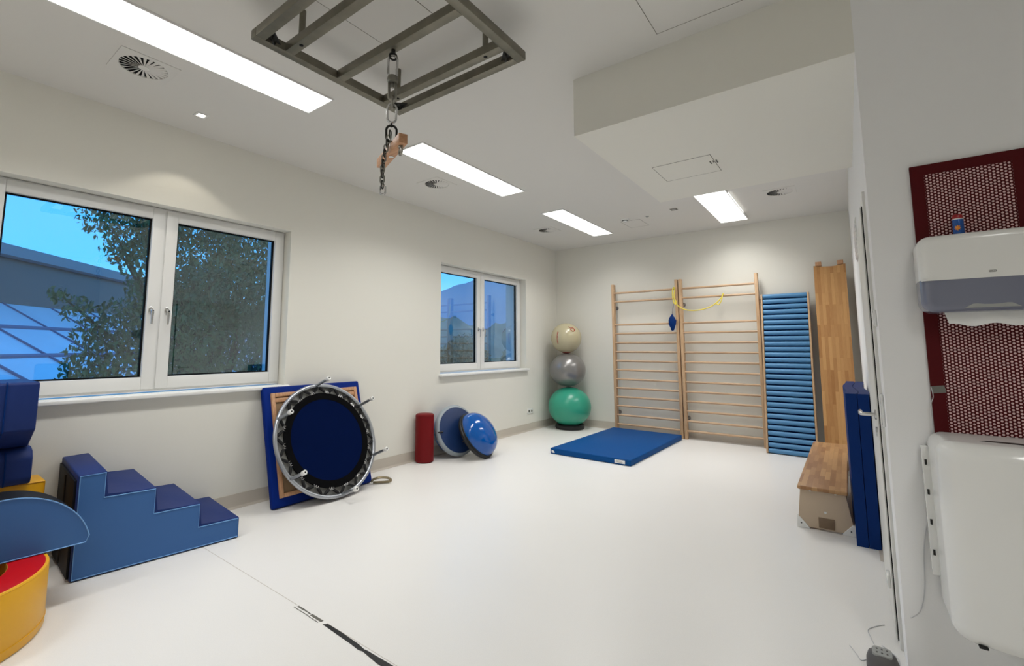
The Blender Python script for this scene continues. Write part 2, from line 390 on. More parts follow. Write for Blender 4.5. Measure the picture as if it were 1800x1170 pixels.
# ------------------------------------------------------------------ windows
def window(i, y0, y1):
    z0, z1 = WZ
    root = bpy.data.objects.new('window_%d' % i, None); COL.objects.link(root); root.location = (XL-.11, (y0+y1)/2, z0); root['kind'] = 'structure'
    WM[root] = Matrix.Translation(root.location)
    xa, xb = XL-.185, XL-.108           # depth of the frame
    w0, w1, b0, b1 = y0+.004, y1-.004, z0+.012, z1-.004
    bm = BM(); f = .045
    bx(bm, (xa, w0, b0), (xb-.012, w0+f, b1)); bx(bm, (xa, w1-f, b0), (xb-.012, w1, b1))
    bx(bm, (xa, w0+f, b0), (xb-.012, w1-f, b0+f)); bx(bm, (xa, w0+f, b1-f), (xb-.012, w1-f, b1))
    mid = y0+.98*(y1-y0)/2+.02
    mid = {1: 1.385, 2: 5.60}[i]
    bx(bm, (xa, mid-.02, b0+f), (xb-.012, mid+.02, b1-f))
    obj('frame', bm, 'white_frame', root)
    for k, (a, b) in enumerate(((w0+.012, mid-.006), (mid+.006, w1-.012))):
        s = .085; zb, zt = b0+.022, b1-.012
        bm = BM()
        gx = xb-.045
        for lo, hi in (((gx, a, zb), (xb, a+s, zt)), ((gx, b-s, zb), (xb, b, zt)), ((gx, a+s, zb), (xb, b-s, zb+s+.01)), ((gx, a+s, zt-s), (xb, b-s, zt))):
            bx(bm, lo, hi, .004, 2)
        sash = obj('sash', bm, 'white_frame', root)
        bm = BM(); g0, g1, h0, h1 = a+s, b-s, zb+s+.01, zt-s
        gk = .012
        for lo, hi in (((gx+.004, g0, h0), (gx+.014, g0+gk, h1)), ((gx+.004, g1-gk, h0), (gx+.014, g1, h1)), ((gx+.004, g0, h0), (gx+.014, g1, h0+gk)), ((gx+.004, g0, h1-gk), (gx+.014, g1, h1))):
            bx(bm, lo, hi)
        # black spacer running back between the panes
        for lo, hi in (((xa+.005, g0, h0), (gx+.004, g0+.004, h1)), ((xa+.005, g1-.004, h0), (gx+.004, g1, h1))):
            bx(bm, lo, hi)
        obj('gasket', bm, 'gasket', sash)
        bm = BM(); vs = [bm.verts.new((gx+.002, y, z)) for y, z in ((g0, h0), (g1, h0), (g1, h1), (g0, h1))]; bm.faces.new(vs)
        obj('pane', bm, 'window_glass', sash)
        # handle: oval rose plus a bent lever hanging down
        hy = b-.055 if k == 0 else a+.045; hz = {1: 1.69, 2: 1.66}[i]
        hb = BM(); lathe(hb, [(0, 0), (.017, 0), (.017, .006), (.012, .01), (0, .01)], 20, basis_M((xb, hy, hz), (1, 0, 0)), 1, 1.9)
        tube(hb, [(xb+.006, hy, hz), (xb+.03, hy, hz), (xb+.045, hy, hz-.004), (xb+.05, hy, hz-.02), (xb+.046, hy, hz-.05), (xb+.042, hy, hz-.11)], [.011, .011, .012, .011, .009, .007], 10)
        hd = obj('handle', hb, 'bright_steel', sash)
        hb = BM(); cyl(hb, (xb+.053, hy, hz-.003), (xb+.058, hy, hz-.003), .006, 12); obj('lock_cylinder', hb, 'gasket', hd)
    # outer reveal lining and dark shutter guides
    bm = BM(); bx(bm, (XL-.40, y1-.025, z0), (xa-.03, y1-.002, z1)); bx(bm, (XL-.40, y0+.002, z0), (xa-.03, y0+.025, z1))
    obj('shutter_guide', bm, 'white_frame', root)
    # inner window board
    bm = BM(); bx(bm, (xb-.02, y0-.025 if i == 2 else y0-.02, z0-.028), (XL+.055, y1+.03, z0+.004), .008, 3)
    obj('window_sill', bm, 'sill_stone', root)
    return root
window(1, *WIN[0]); window(2, *WIN[1])

# ------------------------------------------------------------------ door in the right-hand wall
root = bpy.data.objects.new('door_1', None); COL.objects.link(root); root.location = (XR, 3.56, 0); root['kind'] = 'structure'; WM[root] = Matrix.Translation(root.location)
bm = BM()
for lo, hi in (((XR-.012, 3.0, 0), (XR+.02, 3.075, 2.19)), ((XR-.012, 4.045, 0), (XR+.02, 4.12, 2.19)), ((XR-.012, 3.0755, 2.132), (XR+.02, 4.0445, 2.19))): bx(bm, lo, hi, .003)
obj('frame', bm, 'door_paint', root)
bm = BM(); bx(bm, (XR-.022, 3.085, .008), (XR+.012, 4.04, 2.13), .004); leaf = obj('door_leaf', bm, 'door_paint', root)
bm = BM(); bx(bm, (XR-.016, 3.072, .008), (XR+.012, 3.084, 2.13)); obj('seal', bm, 'gasket', root)
bm = BM(); cyl(bm, (XR-.022, 3.17, 1.05), (XR-.03, 3.17, 1.05), .026, 20)
tube(bm, [(XR-.028, 3.17, 1.05), (XR-.070, 3.17, 1.05), (XR-.084, 3.178, 1.05), (XR-.087, 3.20, 1.05), (XR-.087, 3.30, 1.05)], .0095, 12)
obj('door_handle', bm, 'bright_steel', leaf)
bm = BM(); cyl(bm, (XR-.022, 3.17, .965), (XR-.03, 3.17, .965), .024, 20); obj('lock_rose', bm, 'bright_steel', leaf)
bm = BM(); bx(bm, (XR-.036, 3.17, .20), (XR-.022, 3.25, .262), .004); obj('foot_stop', bm, 'white_plastic', leaf)

# ------------------------------------------------------------------ ceiling lights
def ceiling_light(x0, x1, y0, y1, label, group='recessed linear ceiling lights', proud=False):
    t = thing('ceiling_light', label, 'ceiling light', ((x0+x1)/2, (y0+y1)/2, H), group)
    z0 = H-.012 if not proud else H-.03
    bm = BM(); f = .008
    for lo, hi in (((x0-f, y0-f, z0), (x0, y1+f, H-.001)), ((x1, y0-f, z0), (x1+f, y1+f, H-.001)), ((x0, y0-f, z0), (x1, y0, H-.001)), ((x0, y1, z0), (x1, y1+f, H-.001))): bx(bm, lo, hi)
    obj('frame', bm, 'white_frame', t)
    bm = BM(); bx(bm, (x0, y0, z0+.003), (x1, y1, H-.0015)); obj('diffuser', bm, 'diffuser', t)
    l = bpy.data.lights.new('strip_lamp', 'AREA'); l.shape = 'RECTANGLE'; l.size = x1-x0-.01; l.size_y = y1-y0-.01; l.spread = R(135)
    l.energy = LAMP*(x1-x0)*(y1-y0); l.color = (1, .992, .965)
    lo = bpy.data.objects.new('strip_lamp', l); COL.objects.link(lo); lo.location = (0, 0, z0-H+.0015); lo.parent = t; lo.visible_camera = False
    return t
ceiling_light(-3.228, -2.918, .22, 1.895, 'long lit strip light in the ceiling nearest the camera, above the large window')
ceiling_light(-3.225, -2.912, 2.815, 4.46, 'lit strip light in the ceiling just beyond the hanging wooden bar')
ceiling_light(-3.225, -2.905, 5.39, 7.04, 'lit strip light in the ceiling nearest the far corner with the balls')
ceiling_light(-1.362, -1.02, 5.68, 7.33, 'lit rectangular light behind the dropped bulkhead, on the right of the ceiling', proud=True)
bm = BM(); bx(bm, (-1.0115, 5.95, H-.024), (-1.0095, 6.95, H-.010)); obj('side_glow_strip', bm, 'diffuser', [o for o in WM if o.name.startswith('ceiling_light')][-1])  # glowing strip added to imitate light leaking out beside the fixture
# two unseen strip lights added to fill the room with light from outside the view
ceiling_light(-3.228, -2.918, -2.10, -.70, 'unseen fill light added in the ceiling above and behind the camera')
ceiling_light(.90, 1.21, -.80, .85, 'unseen fill light added in the ceiling to the right of the camera')  # out of view, added to brighten the panel wall
def spot(x, y, label, watts=SPOT, lit=True):
    t = thing('recessed_downlight', label, 'downlight', (x, y, H), 'small recessed downlights')
    bm = BM()
    s = .042
    for lo, hi in (((x-s, y-s, H-.006), (x+s, y-.026, H-.0005)), ((x-s, y+.026, H-.006), (x+s, y+s, H-.0005)), ((x-s, y-.026, H-.006), (x-.026, y+.026, H-.0005)), ((x+.026, y-.026, H-.006), (x+s, y+.026, H-.0005))): bx(bm, lo, hi)
    obj('bezel', bm, 'white_frame' if lit else 'groove', t)
    bm = BM(); bx(bm, (x-.026, y-.026, H-.004), (x+.026, y+.026, H-.0008)); obj('lens', bm, 'spot_lens' if lit else 'keypad', t)
    if lit:
        l = bpy.data.lights.new('downlight_lamp', 'SPOT'); l.energy = watts; l.spot_size = R(96); l.spot_blend = .25; l.color = (1, .93, .80); l.shadow_soft_size = .02
        lo = bpy.data.objects.new('downlight_lamp', l); COL.objects.link(lo); lo.location = (0, 0, -.012); lo.parent = t
    return t
spot(-3.955, 1.41, 'small square lit downlight between the large window and the nearest strip light')
t = spot(-1.735, 6.30, 'small unlit ceiling spot left of the light behind the bulkhead', lit=False)

# ------------------------------------------------------------------ swirl air diffusers
def vent(x, y, label, rot=0):
    t = thing('air_vent', label, 'ceiling vent', (x, y, H), 'square ceiling vents with a round swirl grille')
    bm = BM(); s = .16; r = .132; n = 48
    # square plate with a round hole
    outer = []; inner = []
    for i in range(n):
        a = 2*PI*i/n; c, s_ = math.cos(a), math.sin(a); k = s/max(abs(c), abs(s_))
        outer.append(bm.verts.new((x+c*k, y+s_*k, H-.004))); inner.append(bm.verts.new((x+c*r, y+s_*r, H-.007)))
    lip = [bm.verts.new((v.co.x, v.co.y, H-.0005)) for v in outer]; lip2 = [bm.verts.new((x+math.cos(2*PI*i/n)*r, y+math.sin(2*PI*i/n)*r, H-.0005)) for i in range(n)]
    for i in range(n):
        j = (i+1) % n
        bm.faces.new((outer[i], outer[j], inner[j], inner[i])); bm.faces.new((outer[i], lip[i], lip[j], outer[j])); bm.faces.new((inner[i], inner[j], lip2[j], lip2[i]))
    obj('plate', bm, 'ceiling_paint', t)
    bm = BM(); cyl(bm, (x, y, H-.0012), (x, y, H-.0004), r-.002, 32); obj('plenum', bm, 'gasket', t)
    bm = BM(); cyl(bm, (x, y, H-.009), (x, y, H-.002), .03, 24)
    for k in range(24):           # twisted blades
        a = 2*PI*k/24; M_ = Matrix.Translation((x, y, 0)) @ Matrix.Rotation(a, 4, 'Z')
        pr = [(.028, .0045), (.13, .0125), (.13, -.0055), (.028, -.002)]
        A = [M_ @ Vector((px, py, H-.0085+(.005 if py < 0 else 0))) for px, py in pr]; B = [q+Vector((0, 0, .0012)) for q in A]
        prism(bm, A, B)
    obj('blades', bm, 'ceiling_paint', t, smooth=20)
vent(-3.555, .915, 'square swirl vent nearest the camera, left of the long strip light')
vent(-3.567, 3.68, 'square swirl vent above the wall between the two windows')
vent(-3.65, 6.255, 'square swirl vent nearest the far corner, above the small window')
vent(-.53, 6.335, 'square swirl vent at the right of the ceiling, beside the light behind the bulkhead')

# ------------------------------------------------------------------ access hatches
def hatch(x0, x1, y0, y1, z, label, latch=None):
    t = thing('access_hatch', label, 'access hatch', ((x0+x1)/2, (y0+y1)/2, z), 'flush access hatches in the ceiling')
    bm = BM(); g = .0035
    for lo, hi in (((x0, y0, z-.0015), (x0+g, y1, z+.001)), ((x1-g, y0, z-.0015), (x1, y1, z+.001)), ((x0, y0, z-.0015), (x1, y0+g, z+.001)), ((x0, y1-g, z-.0015), (x1, y1, z+.001))): bx(bm, lo, hi)
    obj('joint', bm, 'groove', t)
    bm = BM(); bx(bm, (x0+g, y0+g, z-.001), (x1-g, y1-g, z+.002)); obj('cover', bm, 'ceiling_paint' if not latch else 'wall_paint', t)
    if latch:
        bm = BM(); lx, ly = latch
        for dx in (-.022, .0, .022): bx(bm, (lx+dx-.004, ly-.03, z-.004), (lx+dx+.004, ly+.03 if dx else ly+.01, z))
        obj('latch', bm, 'tape_grey', t)
hatch(-.777, -.18, 2.02, 2.625, H, 'square hatch in the ceiling at the top of the picture, in front of the bulkhead')
hatch(-1.155, -.725, 3.635, 4.03, HB, 'small square hatch under the dropped bulkhead', latch=(-.735, 3.80))
hatch(-2.125, -1.70, 1.10, 1.742, H, 'rectangular hatch in the ceiling above the grey steel frame')
hatch(-2.55, -2.27, 6.50, 6.92, H, 'faint hatch in the ceiling right of the farthest strip light')
t = thing('smoke_detector', 'round white smoke detector on the ceiling right of the farthest strip light', 'smoke detector', (-2.44, 6.38, H))
bm = BM(); lathe(bm, [(0, -.045), (.02, -.045), (.035, -.036), (.038, -.022), (.058, -.018), (.062, -.001), (0, -.001)], 28, Matrix.Translation((-2.44, 6.38, H))); obj('housing', bm, 'white_plastic', t)
bm = BM(); tube(bm, [(-2.44+.039*math.cos(a), 6.38+.039*math.sin(a), H-.026) for a in [2*PI*i/24 for i in range(24)]], .0035, 6, True); obj('vent_ring', bm, 'dark_steel', t)
bm = BM(); lathe(bm, [(0, -.012), (.02, -.012), (.024, -.001), (0, -.001)], 18, Matrix.Translation((-2.13, 6.42, H)))
tag(obj('sprinkler_cap', bm, 'keypad', loc=(-2.13, 6.42, H)), 'tiny round grey cap on the ceiling just right of the smoke detector', 'ceiling fitting')

# ------------------------------------------------------------------ grey steel suspension frame
ZF = 3.02; T = .052
t = thing('suspension_rack', 'square grey steel frame of box section hung under the ceiling', 'ceiling frame', (-1.885, 1.59, H))
FX0, FX1, FY0, FY1 = -2.418, -1.356, 1.072, 2.108
bm = BM(); bx(bm, (FX0, FY0, ZF), (FX0+T, FY1, ZF+T), .003); bx(bm, (FX1-T, FY0, ZF), (FX1, FY1, ZF+T), .003)
bx(bm, (FX0+T, FY0, ZF), (FX1-T, FY0+T, ZF+T), .003); bx(bm, (FX0+T, FY1-T, ZF), (FX1-T, FY1, ZF+T), .003)
obj('outer_frame', bm, 'galvanised', t)
for yb in (1.262, 1.59, 1.945):
    bm = BM(); bx(bm, (FX0+T, yb-T/2, ZF), (FX1-T, yb+T/2, ZF+T), .003); cb = obj('crossbar', bm, 'galvanised', t)
    if yb != 1.59:
        for xp in (-2.25, -1.52):
            bm = BM(); cyl(bm, (xp, yb, ZF-.001), (xp, yb, ZF+.004), .011, 14); obj('bolt_hole', bm, 'gasket', cb)
for yb in (1.262, 1.945):
    for xp in (-2.25, -1.52):
        bm = BM(); cyl(bm, (xp, yb, ZF+T), (xp, yb, H-.0005), .017, 18); obj('ceiling_post', bm, 'galvanised', t)
for cx_, cy_ in ((FX0+T, FY0+T), (FX0+T, FY1-T), (FX1-T, FY1-T), (FX1-T, FY0+T)):
    sx = 1 if cx_ < -1.9 else -1; sy = 1 if cy_ < 1.5 else -1
    bm = BM(); prism(bm, [(cx_, cy_, ZF+.02), (cx_+sx*.085, cy_, ZF+.02), (cx_, cy_+sy*.085, ZF+.02)], [(cx_, cy_, ZF+.026), (cx_+sx*.085, cy_, ZF+.026), (cx_, cy_+sy*.085, ZF+.026)])
    cp_ = Vector((cx_+sx*.03, cy_+sy*.03, ZF+.004))
    tube(bm, [cp_+Vector((sx*.7*.02*math.cos(a), -sy*.7*.02*math.cos(a), .02*math.sin(a))) for a in [2*PI*i/16 for i in range(16)]], .0045, 6, True)
    obj('corner_eye', bm, 'dark_steel', t)

# ------------------------------------------------------------------ chain hanging from the frame
CX_, CY_ = -1.885, 1.59
t = thing('suspension_chain', 'steel chain of links, swivel and hooks hanging from the grey ceiling frame', 'chain', (CX_, CY_, ZF))
def link(bm, c, hgt, wid, r, ang, lean=0):
    c = Vector(c); pts = []
    hs = hgt/2-wid/2
    for i in range(24):
        a = 2*PI*i/24; x = math.cos(a)*wid/2; z = math.sin(a)*wid/2+(hs if math.sin(a) >= 0 else -hs)
        pts.append(c+Vector((x*math.cos(ang), x*math.sin(ang), z))+Vector((lean*z, 0, 0)))
    tube(bm, pts, r, 8, True)
bm = BM(); cyl(bm, (CX_, CY_, ZF-.0005), (CX_, CY_, ZF-.02), .012, 12); link(bm, (CX_, CY_, ZF-.038), .04, .036, .006, R(60)); obj('eye_bolt', bm, 'dark_steel', t)
bm = BM(); link(bm, (CX_, CY_, 2.925), .125, .048, .006, R(48)); obj('carabiner', bm, 'bright_steel', t)
bm = BM(); lathe(bm, [(.012, -.02), (.026, -.018), (.03, 0), (.026, .018), (.012, .02), (.012, -.02)], 20, Matrix.Translation((CX_, CY_, 2.847)))
cyl(bm, (CX_, CY_, 2.85), (CX_, CY_, 2.80), .009, 12)
link(bm, (CX_, CY_, 2.785), .11, .036, .008, R(40)); obj('swivel', bm, 'steel', t)
bm = BM(); link(bm, (CX_, CY_, 2.715), .06, .034, .006, R(-40)); obj('ring_link', bm, 'steel', t)
bm = BM(); link(bm, (CX_, CY_, 2.655), .105, .048, .006, R(48)); obj('carabiner', bm, 'bright_steel', t)
bm = BM(); cyl(bm, (CX_, CY_, 2.606), (CX_, CY_, 2.576), .005, 10); 
link(bm, (CX_, CY_, 2.54), .09, .055, .0065, R(48)); obj('hook', bm, 'dark_steel', t)
z = 2.53; x_, y_ = CX_-.002, CY_-.012; k = 0
tgt = Vector((-1.902, 1.555, 2.235)); src = Vector((CX_, CY_-.006, 2.548)); nl = 11
for k in range(nl):
    p = src.lerp(tgt, (k+.5)/nl) + Vector((0, -.020*math.sin(k/nl*PI), 0))
    bm = BM(); link(bm, p, .043, .022, .0038, R(25) if k % 2 else R(115)); obj('chain_link', bm, 'steel' if k % 2 else 'dark_steel', t)
bm = BM(); link(bm, tgt+Vector((0, 0, -.012)), .052, .03, .0045, R(25)); obj('end_ring', bm, 'bright_steel', t)
# wooden spreader bar
t = thing('spreader_bar', 'short square wooden bar with metal hooks hanging beside the chain', 'wooden bar', (-1.92, 1.62, 2.45))
d = Vector((-.335, .13, -.015)); c = Vector((-1.915, 1.618, 2.455))
dn = d.normalized(); M_ = basis_M(c, dn)
bm = BM(); s = .024; L = d.length/2
bx(bm, (-s, -s*1.1, -L), (s, s*1.1, L), .004, 2, M_); bar = obj('bar', bm, 'beam_wood', t)
for e_ in (-1, 1):
    q = c+dn*(L-.035)*e_+Vector((0, 0, -s*1.1))
    bm = BM(); cyl(bm, q, q+Vector((0, 0, -.012)), .012, 12); tube(bm, [q+Vector((dn.x*.018*math.cos(a), dn.y*.018*math.cos(a), -.03+.018*math.sin(a))) for a in [2*PI*i/18 for i in range(18)]], .006, 8, True)
    obj('hook', bm, 'steel', t)
bm = BM(); q = c+Vector((0, 0, -s*1.1)); cyl(bm, q+Vector((0, 0, .001)), q+Vector((0, 0, -.003)), .014, 16); obj('bolt_hole', bm, 'bright_steel', t)

# ------------------------------------------------------------------ wall bars
def wall_bars(x0, x1, label, ztop_r=2.455):
    t = thing('wall_bars', label, 'wall bars', ((x0+x1)/2, 7.62, 0), 'wooden wall bars on the far wall')
    ya, yb, w = 7.575, 7.665, .042
    for x, zt in ((x0, 2.455), (x1-w, ztop_r)):
        bm = BM(); bx(bm, (x, ya, 0.0005), (x+w, yb, zt), .004, 2); obj('upright', bm, 'ash_wood', t)
    for z in (2.305, 2.155, 1.765, 1.615, 1.462, 1.31, 1.16, 1.01, .858, .712, .566, .42, .271, .123):
        bm = BM()
        lathe(bm, [(0, x0+w-.01), (.013, x0+w-.01), (.0165, x0+w+.06), (.0165, x1-w-.06), (.013, x1-w+.01), (0, x1-w+.01)], 14,
              Matrix.Translation((0, ya+.035, z)) @ Matrix(((0, 0, 1, 0), (1, 0, 0, 0), (0, 1, 0, 0), (0, 0, 0, 1))), 1.25, 1)
        obj('rung', bm, 'ash_rung', t)
    for z in (2.06, .30):
        for x in (x0+w/2, x1-w/2):
            bm = BM(); cyl(bm, (x, yb, z), (x, YF-.0005, z), .016, 12); cyl(bm, (x, YF-.006, z), (x, YF-.0005, z), .035, 16); obj('wall_bracket', bm, 'panel_grey', t)
    return t
wall_bars(-3.178, -2.085, 'left unit of the wooden wall bars, next to the stacked balls')
wall_bars(-2.068, -.975, 'right unit of the wooden wall bars, next to the blue roller board')
# yellow resistance band draped over the rungs, small blue bag on a string
pts = [(-2.135, 7.555, 2.30), (-2.13, 7.54, 2.33), (-2.12, 7.56, 2.30), (-2.128, 7.54, 2.20), (-2.12, 7.545, 2.12), (-2.09, 7.55, 2.05), (-2.02, 7.553, 1.99), (-1.92, 7.55, 1.955), (-1.80, 7.55, 1.95), (-1.66, 7.55, 1.975), (-1.55, 7.552, 2.03), (-1.46, 7.556, 2.115), (-1.435, 7.562, 2.17), (-1.432, 7.60, 2.185)]
def smooth_path(p, n=6):
    p = [Vector(q) for q in p]; o = []
    for i in range(len(p)-1):
        a, b, c, d = p[max(i-1, 0)], p[i], p[i+1], p[min(i+2, len(p)-1)]
        for k in range(n):
            s = k/n; o.append(.5*((2*b)+(c-a)*s+(2*a-5*b+4*c-d)*s*s+(3*b-a-3*c+d)*s**3))
    return o+[p[-1]]
bm = BM(); tube(bm, smooth_path(pts), .008, 8)
tube(bm, smooth_path([(-2.15, 7.56, 2.31), (-2.15, 7.535, 2.22), (-2.14, 7.53, 2.11), (-2.115, 7.535, 2.06), (-2.10, 7.54, 2.10), (-2.125, 7.545, 2.14)]), .008, 8)
tube(bm, smooth_path([(-1.432, 7.555, 2.18), (-1.45, 7.54, 2.09), (-1.49, 7.545, 2.02), (-1.53, 7.55, 2.04)]), .007, 8)
tag(obj('resistance_band', bm, 'yellow_band', loc=(-2.1, 7.55, 2.05)), 'yellow rubber tube looped over the rungs of both wall bar units', 'resistance band')
t = thing('hanging_bag', 'small dark blue bag on a thin string hanging from the yellow band', 'bag', (-2.165, 7.545, 1.95))
bm = BM(); lathe(bm, [(0, -.15), (.02, -.14), (.05, -.06), (.058, .0), (.04, .05), (.01, .09), (0, .10)], 14, Matrix.Translation((-2.17, 7.535, 1.80)), 1.0, .45)
for v in bm.verts: v.co += Vector((random.uniform(-.008, .008), 0, random.uniform(-.008, .008)))
obj('pouch', bm, 'dark_blue_vinyl', t, smooth=60)
bm = BM(); tube(bm, [(-2.14, 7.545, 2.07), (-2.155, 7.54, 1.98), (-2.168, 7.536, 1.89)], .003, 6); obj('string', bm, 'navy_vinyl', t)

# ------------------------------------------------------------------ blue roller board leaning on the far wall
t = thing('roller_board', 'tall wooden board set with blue foam rollers leaning on the far wall', 'roller board', (-.65, 7.3, 0))
lean = math.atan2(.33, 2.15); LB = 2.165
M_ = Matrix.Translation((-.665, 7.235, 0)) @ Matrix.Rotation(-lean, 4, 'X')   # local x, y (thickness), z (up the board)
W2 = .285
for s_, x in ((-1, -W2), (1, W2-.022)):
    bm = BM(); bx(bm, (x, .012, .012), (x+.022, .105, LB), .003, 2, M_); obj('side_rail', bm, 'ash_wood', t)
for k in range(29):
    z = .045+k*(LB-.075)/28
    bm = BM(); cyl(bm, (-W2+.026, .045, z), (W2-.026, .045, z), .030, 18, M=M_)
    cyl(bm, (-W2+.018, .045, z), (-W2+.03, .045, z), .009, 8, M=M_); cyl(bm, (W2-.03, .045, z), (W2-.018, .045, z), .009, 8, M=M_)
    obj('roller', bm, 'roller_blue', t)
bm = BM(); bx(bm, (-W2+.022, .085, .02), (W2-.022, .10, LB-.01), 0, 1, M_); obj('backing', bm, 'dark_blue_vinyl', t)

# ------------------------------------------------------------------ long bench standing on end
t = thing('upright_bench', 'long laminated wooden bench standing on end against the far wall', 'bench', (-.13, 7.3, 0))
lean = math.atan2(.40, 2.52); M_ = Matrix.Translation((-.135, 7.19, 0)) @ Matrix.Rotation(-lean, 4, 'X')
LB = 2.53; w = .172
bm = BM()
out_ = [(-w, .02), (w, .02), (w, LB)] + [(w-.02-2*(w-.02)*k/12, LB-.028*math.sin(PI*k/12)) for k in range(13)] + [(-w, LB)]
out2 = [(-w, .02), (w, .02)] + [(w, LB-.02)] + [(w*(1-2*k/12)*.98, LB-.02-.022*math.sin(PI*k/12)) for k in range(13)] + [(-w, LB-.02)]
prism(bm, [M_ @ Vector((x, 0, z)) for x, z in out2], [M_ @ Vector((x, .032, z)) for x, z in out2])
obj('seat_board', bm, 'beech_staves', t)
for x in (-.118, .118):
    bm = BM(); bx(bm, (x-.034, .002, LB-.02), (x+.034, .05, LB+.035), .003, 2, M_); obj('end_block', bm, 'frame_wood', t)
bm = BM(); bx(bm, (-.03, .034, .1), (.03, .14, LB-.1), .004, 2, M_); obj('stiffening_rail', bm, 'ash_wood', t)
for z in (.25, 2.2):
    bm = BM(); bx(bm, (-.15, .034, z), (.15, .15, z+.035), .004, 2, M_); obj('leg_board', bm, 'ash_wood', t)

# ------------------------------------------------------------------ low bench along the right-hand side
t = thing('low_bench', 'low wooden bench with a laminated top and plywood end standing on the floor', 'bench', (-.225, 5.5, 0))
bm = BM(); bx(bm, (-.392, 4.475, .292), (-.072, 6.62, .322), .010, 3); obj('bench_top', bm, 'bench_staves', t)
for y in (4.505, 6.55):
    bm = BM(); xs = (-.404, -.046, -.088, -.375)
    A = [(xs[0], y, .012), (xs[1], y, .012), (xs[2], y, .292), (xs[3], y, .292)]
    prism(bm, A, [(p[0], y+.028, p[2]) for p in A], .002, 1); ep = obj('end_board', bm, 'plywood', t)
    if y < 5:
        bm = BM(); bx(bm, (-.268, y-.006, .0215), (-.168, y, .098), .002); obj('grip_plate', bm, 'dark_plate', ep)
        bm = BM(); cyl(bm, (-.222, y-.004, .14), (-.222, y, .14), .009, 14); obj('screw_cap', bm, 'white_plastic', ep)
        for x in (-.31, -.15):
            bm = BM(); cyl(bm, (x, y-.003, .288), (x, y, .288), .008, 12); obj('screw_cap', bm, 'white_plastic', ep)
    for s_, x in ((1, -.410), (-1, -.040)):
        bm = BM(); A = [(x, y-.005, 0.0005), (x+s_*.085, y-.005, 0.0005), (x+s_*.075, y-.005, .02), (x+s_*.02, y-.005, .082), (x+s_*.004, y-.005, .082)]
        prism(bm, A, [(p[0], y+.034, p[2]) for p in A], .002, 1); bf = obj('corner_foot', bm, 'white_plastic', t)
        bm = BM(); cyl(bm, (x+s_*.03, y-.008, .035), (x+s_*.03, y-.005, .035), .005, 10); obj('screw', bm, 'dark_steel', bf)
bm = BM(); bx(bm, (-.255, 4.533, .20), (-.215, 6.55, .292), .003); obj('stiffening_rail', bm, 'ash_wood', t)
bm = BM(); bx(bm, (-.34, 4.533, .02), (-.32, 6.55, .10), .003); bx(bm, (-.12, 4.533, .02), (-.10, 6.55, .10), .003); obj('floor_rail', bm, 'ash_wood', t)

# ------------------------------------------------------------------ folded blue mats on edge beside the door
def wavy_mat(name, xa, xb, label):
    bm = BM(); n = 30; prof = []
    y0, y1, z1 = 4.325, 5.85, 1.06
    def dx(y): return .020*math.sin((y-y0)*5+.4)*math.exp(-(y-y0)*.6)-.020*math.sin(.4)
    for i in range(n+1):
        y = y0+(y1-y0)*i/n
        prof.append([(xa+dx(y), y, .0005), (xb+dx(y), y, .0005), (xb+dx(y), y, z1), (xa+dx(y), y, z1)])
    rings = [[bm.verts.new(p) for p in r] for r in prof]
    bm.faces.new(rings[0]); bm.faces.new(rings[-1][::-1])
    for a, b in zip(rings, rings[1:]):
        for k in range(4): bm.faces.new((a[k], b[k], b[(k+1) % 4], a[(k+1) % 4]))
    es = [e_ for e_ in bm.edges if e_.calc_face_angle(0) > R(50)]
    bmesh.ops.bevel(bm, geom=es, offset=.010, segments=3, affect='EDGES', profile=.5)
    return tag(obj(name, bm, 'dark_blue_vinyl', loc=((xa+xb)/2, 4.33, 0)), label, 'exercise mat', 'thin blue mats standing on edge by the door')
wavy_mat('standing_mat', -.042, .024, 'blue mat standing on edge beside the bench, the one farther from the door')
wavy_mat('standing_mat', .028, .092, 'blue mat standing on edge right against the door side of its twin')

# ------------------------------------------------------------------ blue mat lying on the floor
t = thing('floor_mat', 'thick blue exercise mat lying flat on the floor in front of the wall bars', 'exercise mat', (-2.64, 6.5, 0))
bm = BM(); A = [(-3.215, 5.51), (-2.118, 5.49), (-2.085, 7.50), (-3.19, 7.53)]
prism(bm, [(x, y, .0008) for x, y in A], [(x, y, .074) for x, y in A], .012, 3); obj('cushion', bm, 'blue_vinyl', t)
e_ = (Vector((-2.118, 5.49, 0))-Vector((-3.215, 5.51, 0))).normalized(); nr = Vector((e_.y, -e_.x, 0))
def tagface(s0, s1, z0, z1):
    b = BM(); o_ = Vector((-3.215, 5.51, 0))
    A = [o_+e_*s0+nr*.001+Vector((0, 0, z0)), o_+e_*s1+nr*.001+Vector((0, 0, z0)), o_+e_*s1+nr*.001+Vector((0, 0, z1)), o_+e_*s0+nr*.001+Vector((0, 0, z1))]
    prism(b, A, [p-nr*.003 for p in A]); return b
lab = obj('maker_label', tagface(.895, 1.025, .018, .058), 'paper', t)
for k in range(3):
    b = BM(); o_ = Vector((-3.215, 5.51, 0)); z = .028+k*.010
    A = [o_+e_*.91+nr*.0016+Vector((0, 0, z)), o_+e_*(1.005-.02*k)+nr*.0016+Vector((0, 0, z)), o_+e_*(1.005-.02*k)+nr*.0016+Vector((0, 0, z+.003)), o_+e_*.91+nr*.0016+Vector((0, 0, z+.003))]
    prism(b, A, [p-nr*.001 for p in A]); obj('print_line', b, 'logo_grey', lab)
b = BM(); o_ = Vector((-3.215, 5.51, 0)); A = [o_+e_*s+nr*.001+Vector((0, 0, z)) for s, z in ((.022, .018), (.068, .016), (.064, .034), (.045, .048), (.022, .052))]
prism(b, A, [p-nr*.003 for p in A]); obj('round_tag', b, 'paper', t)

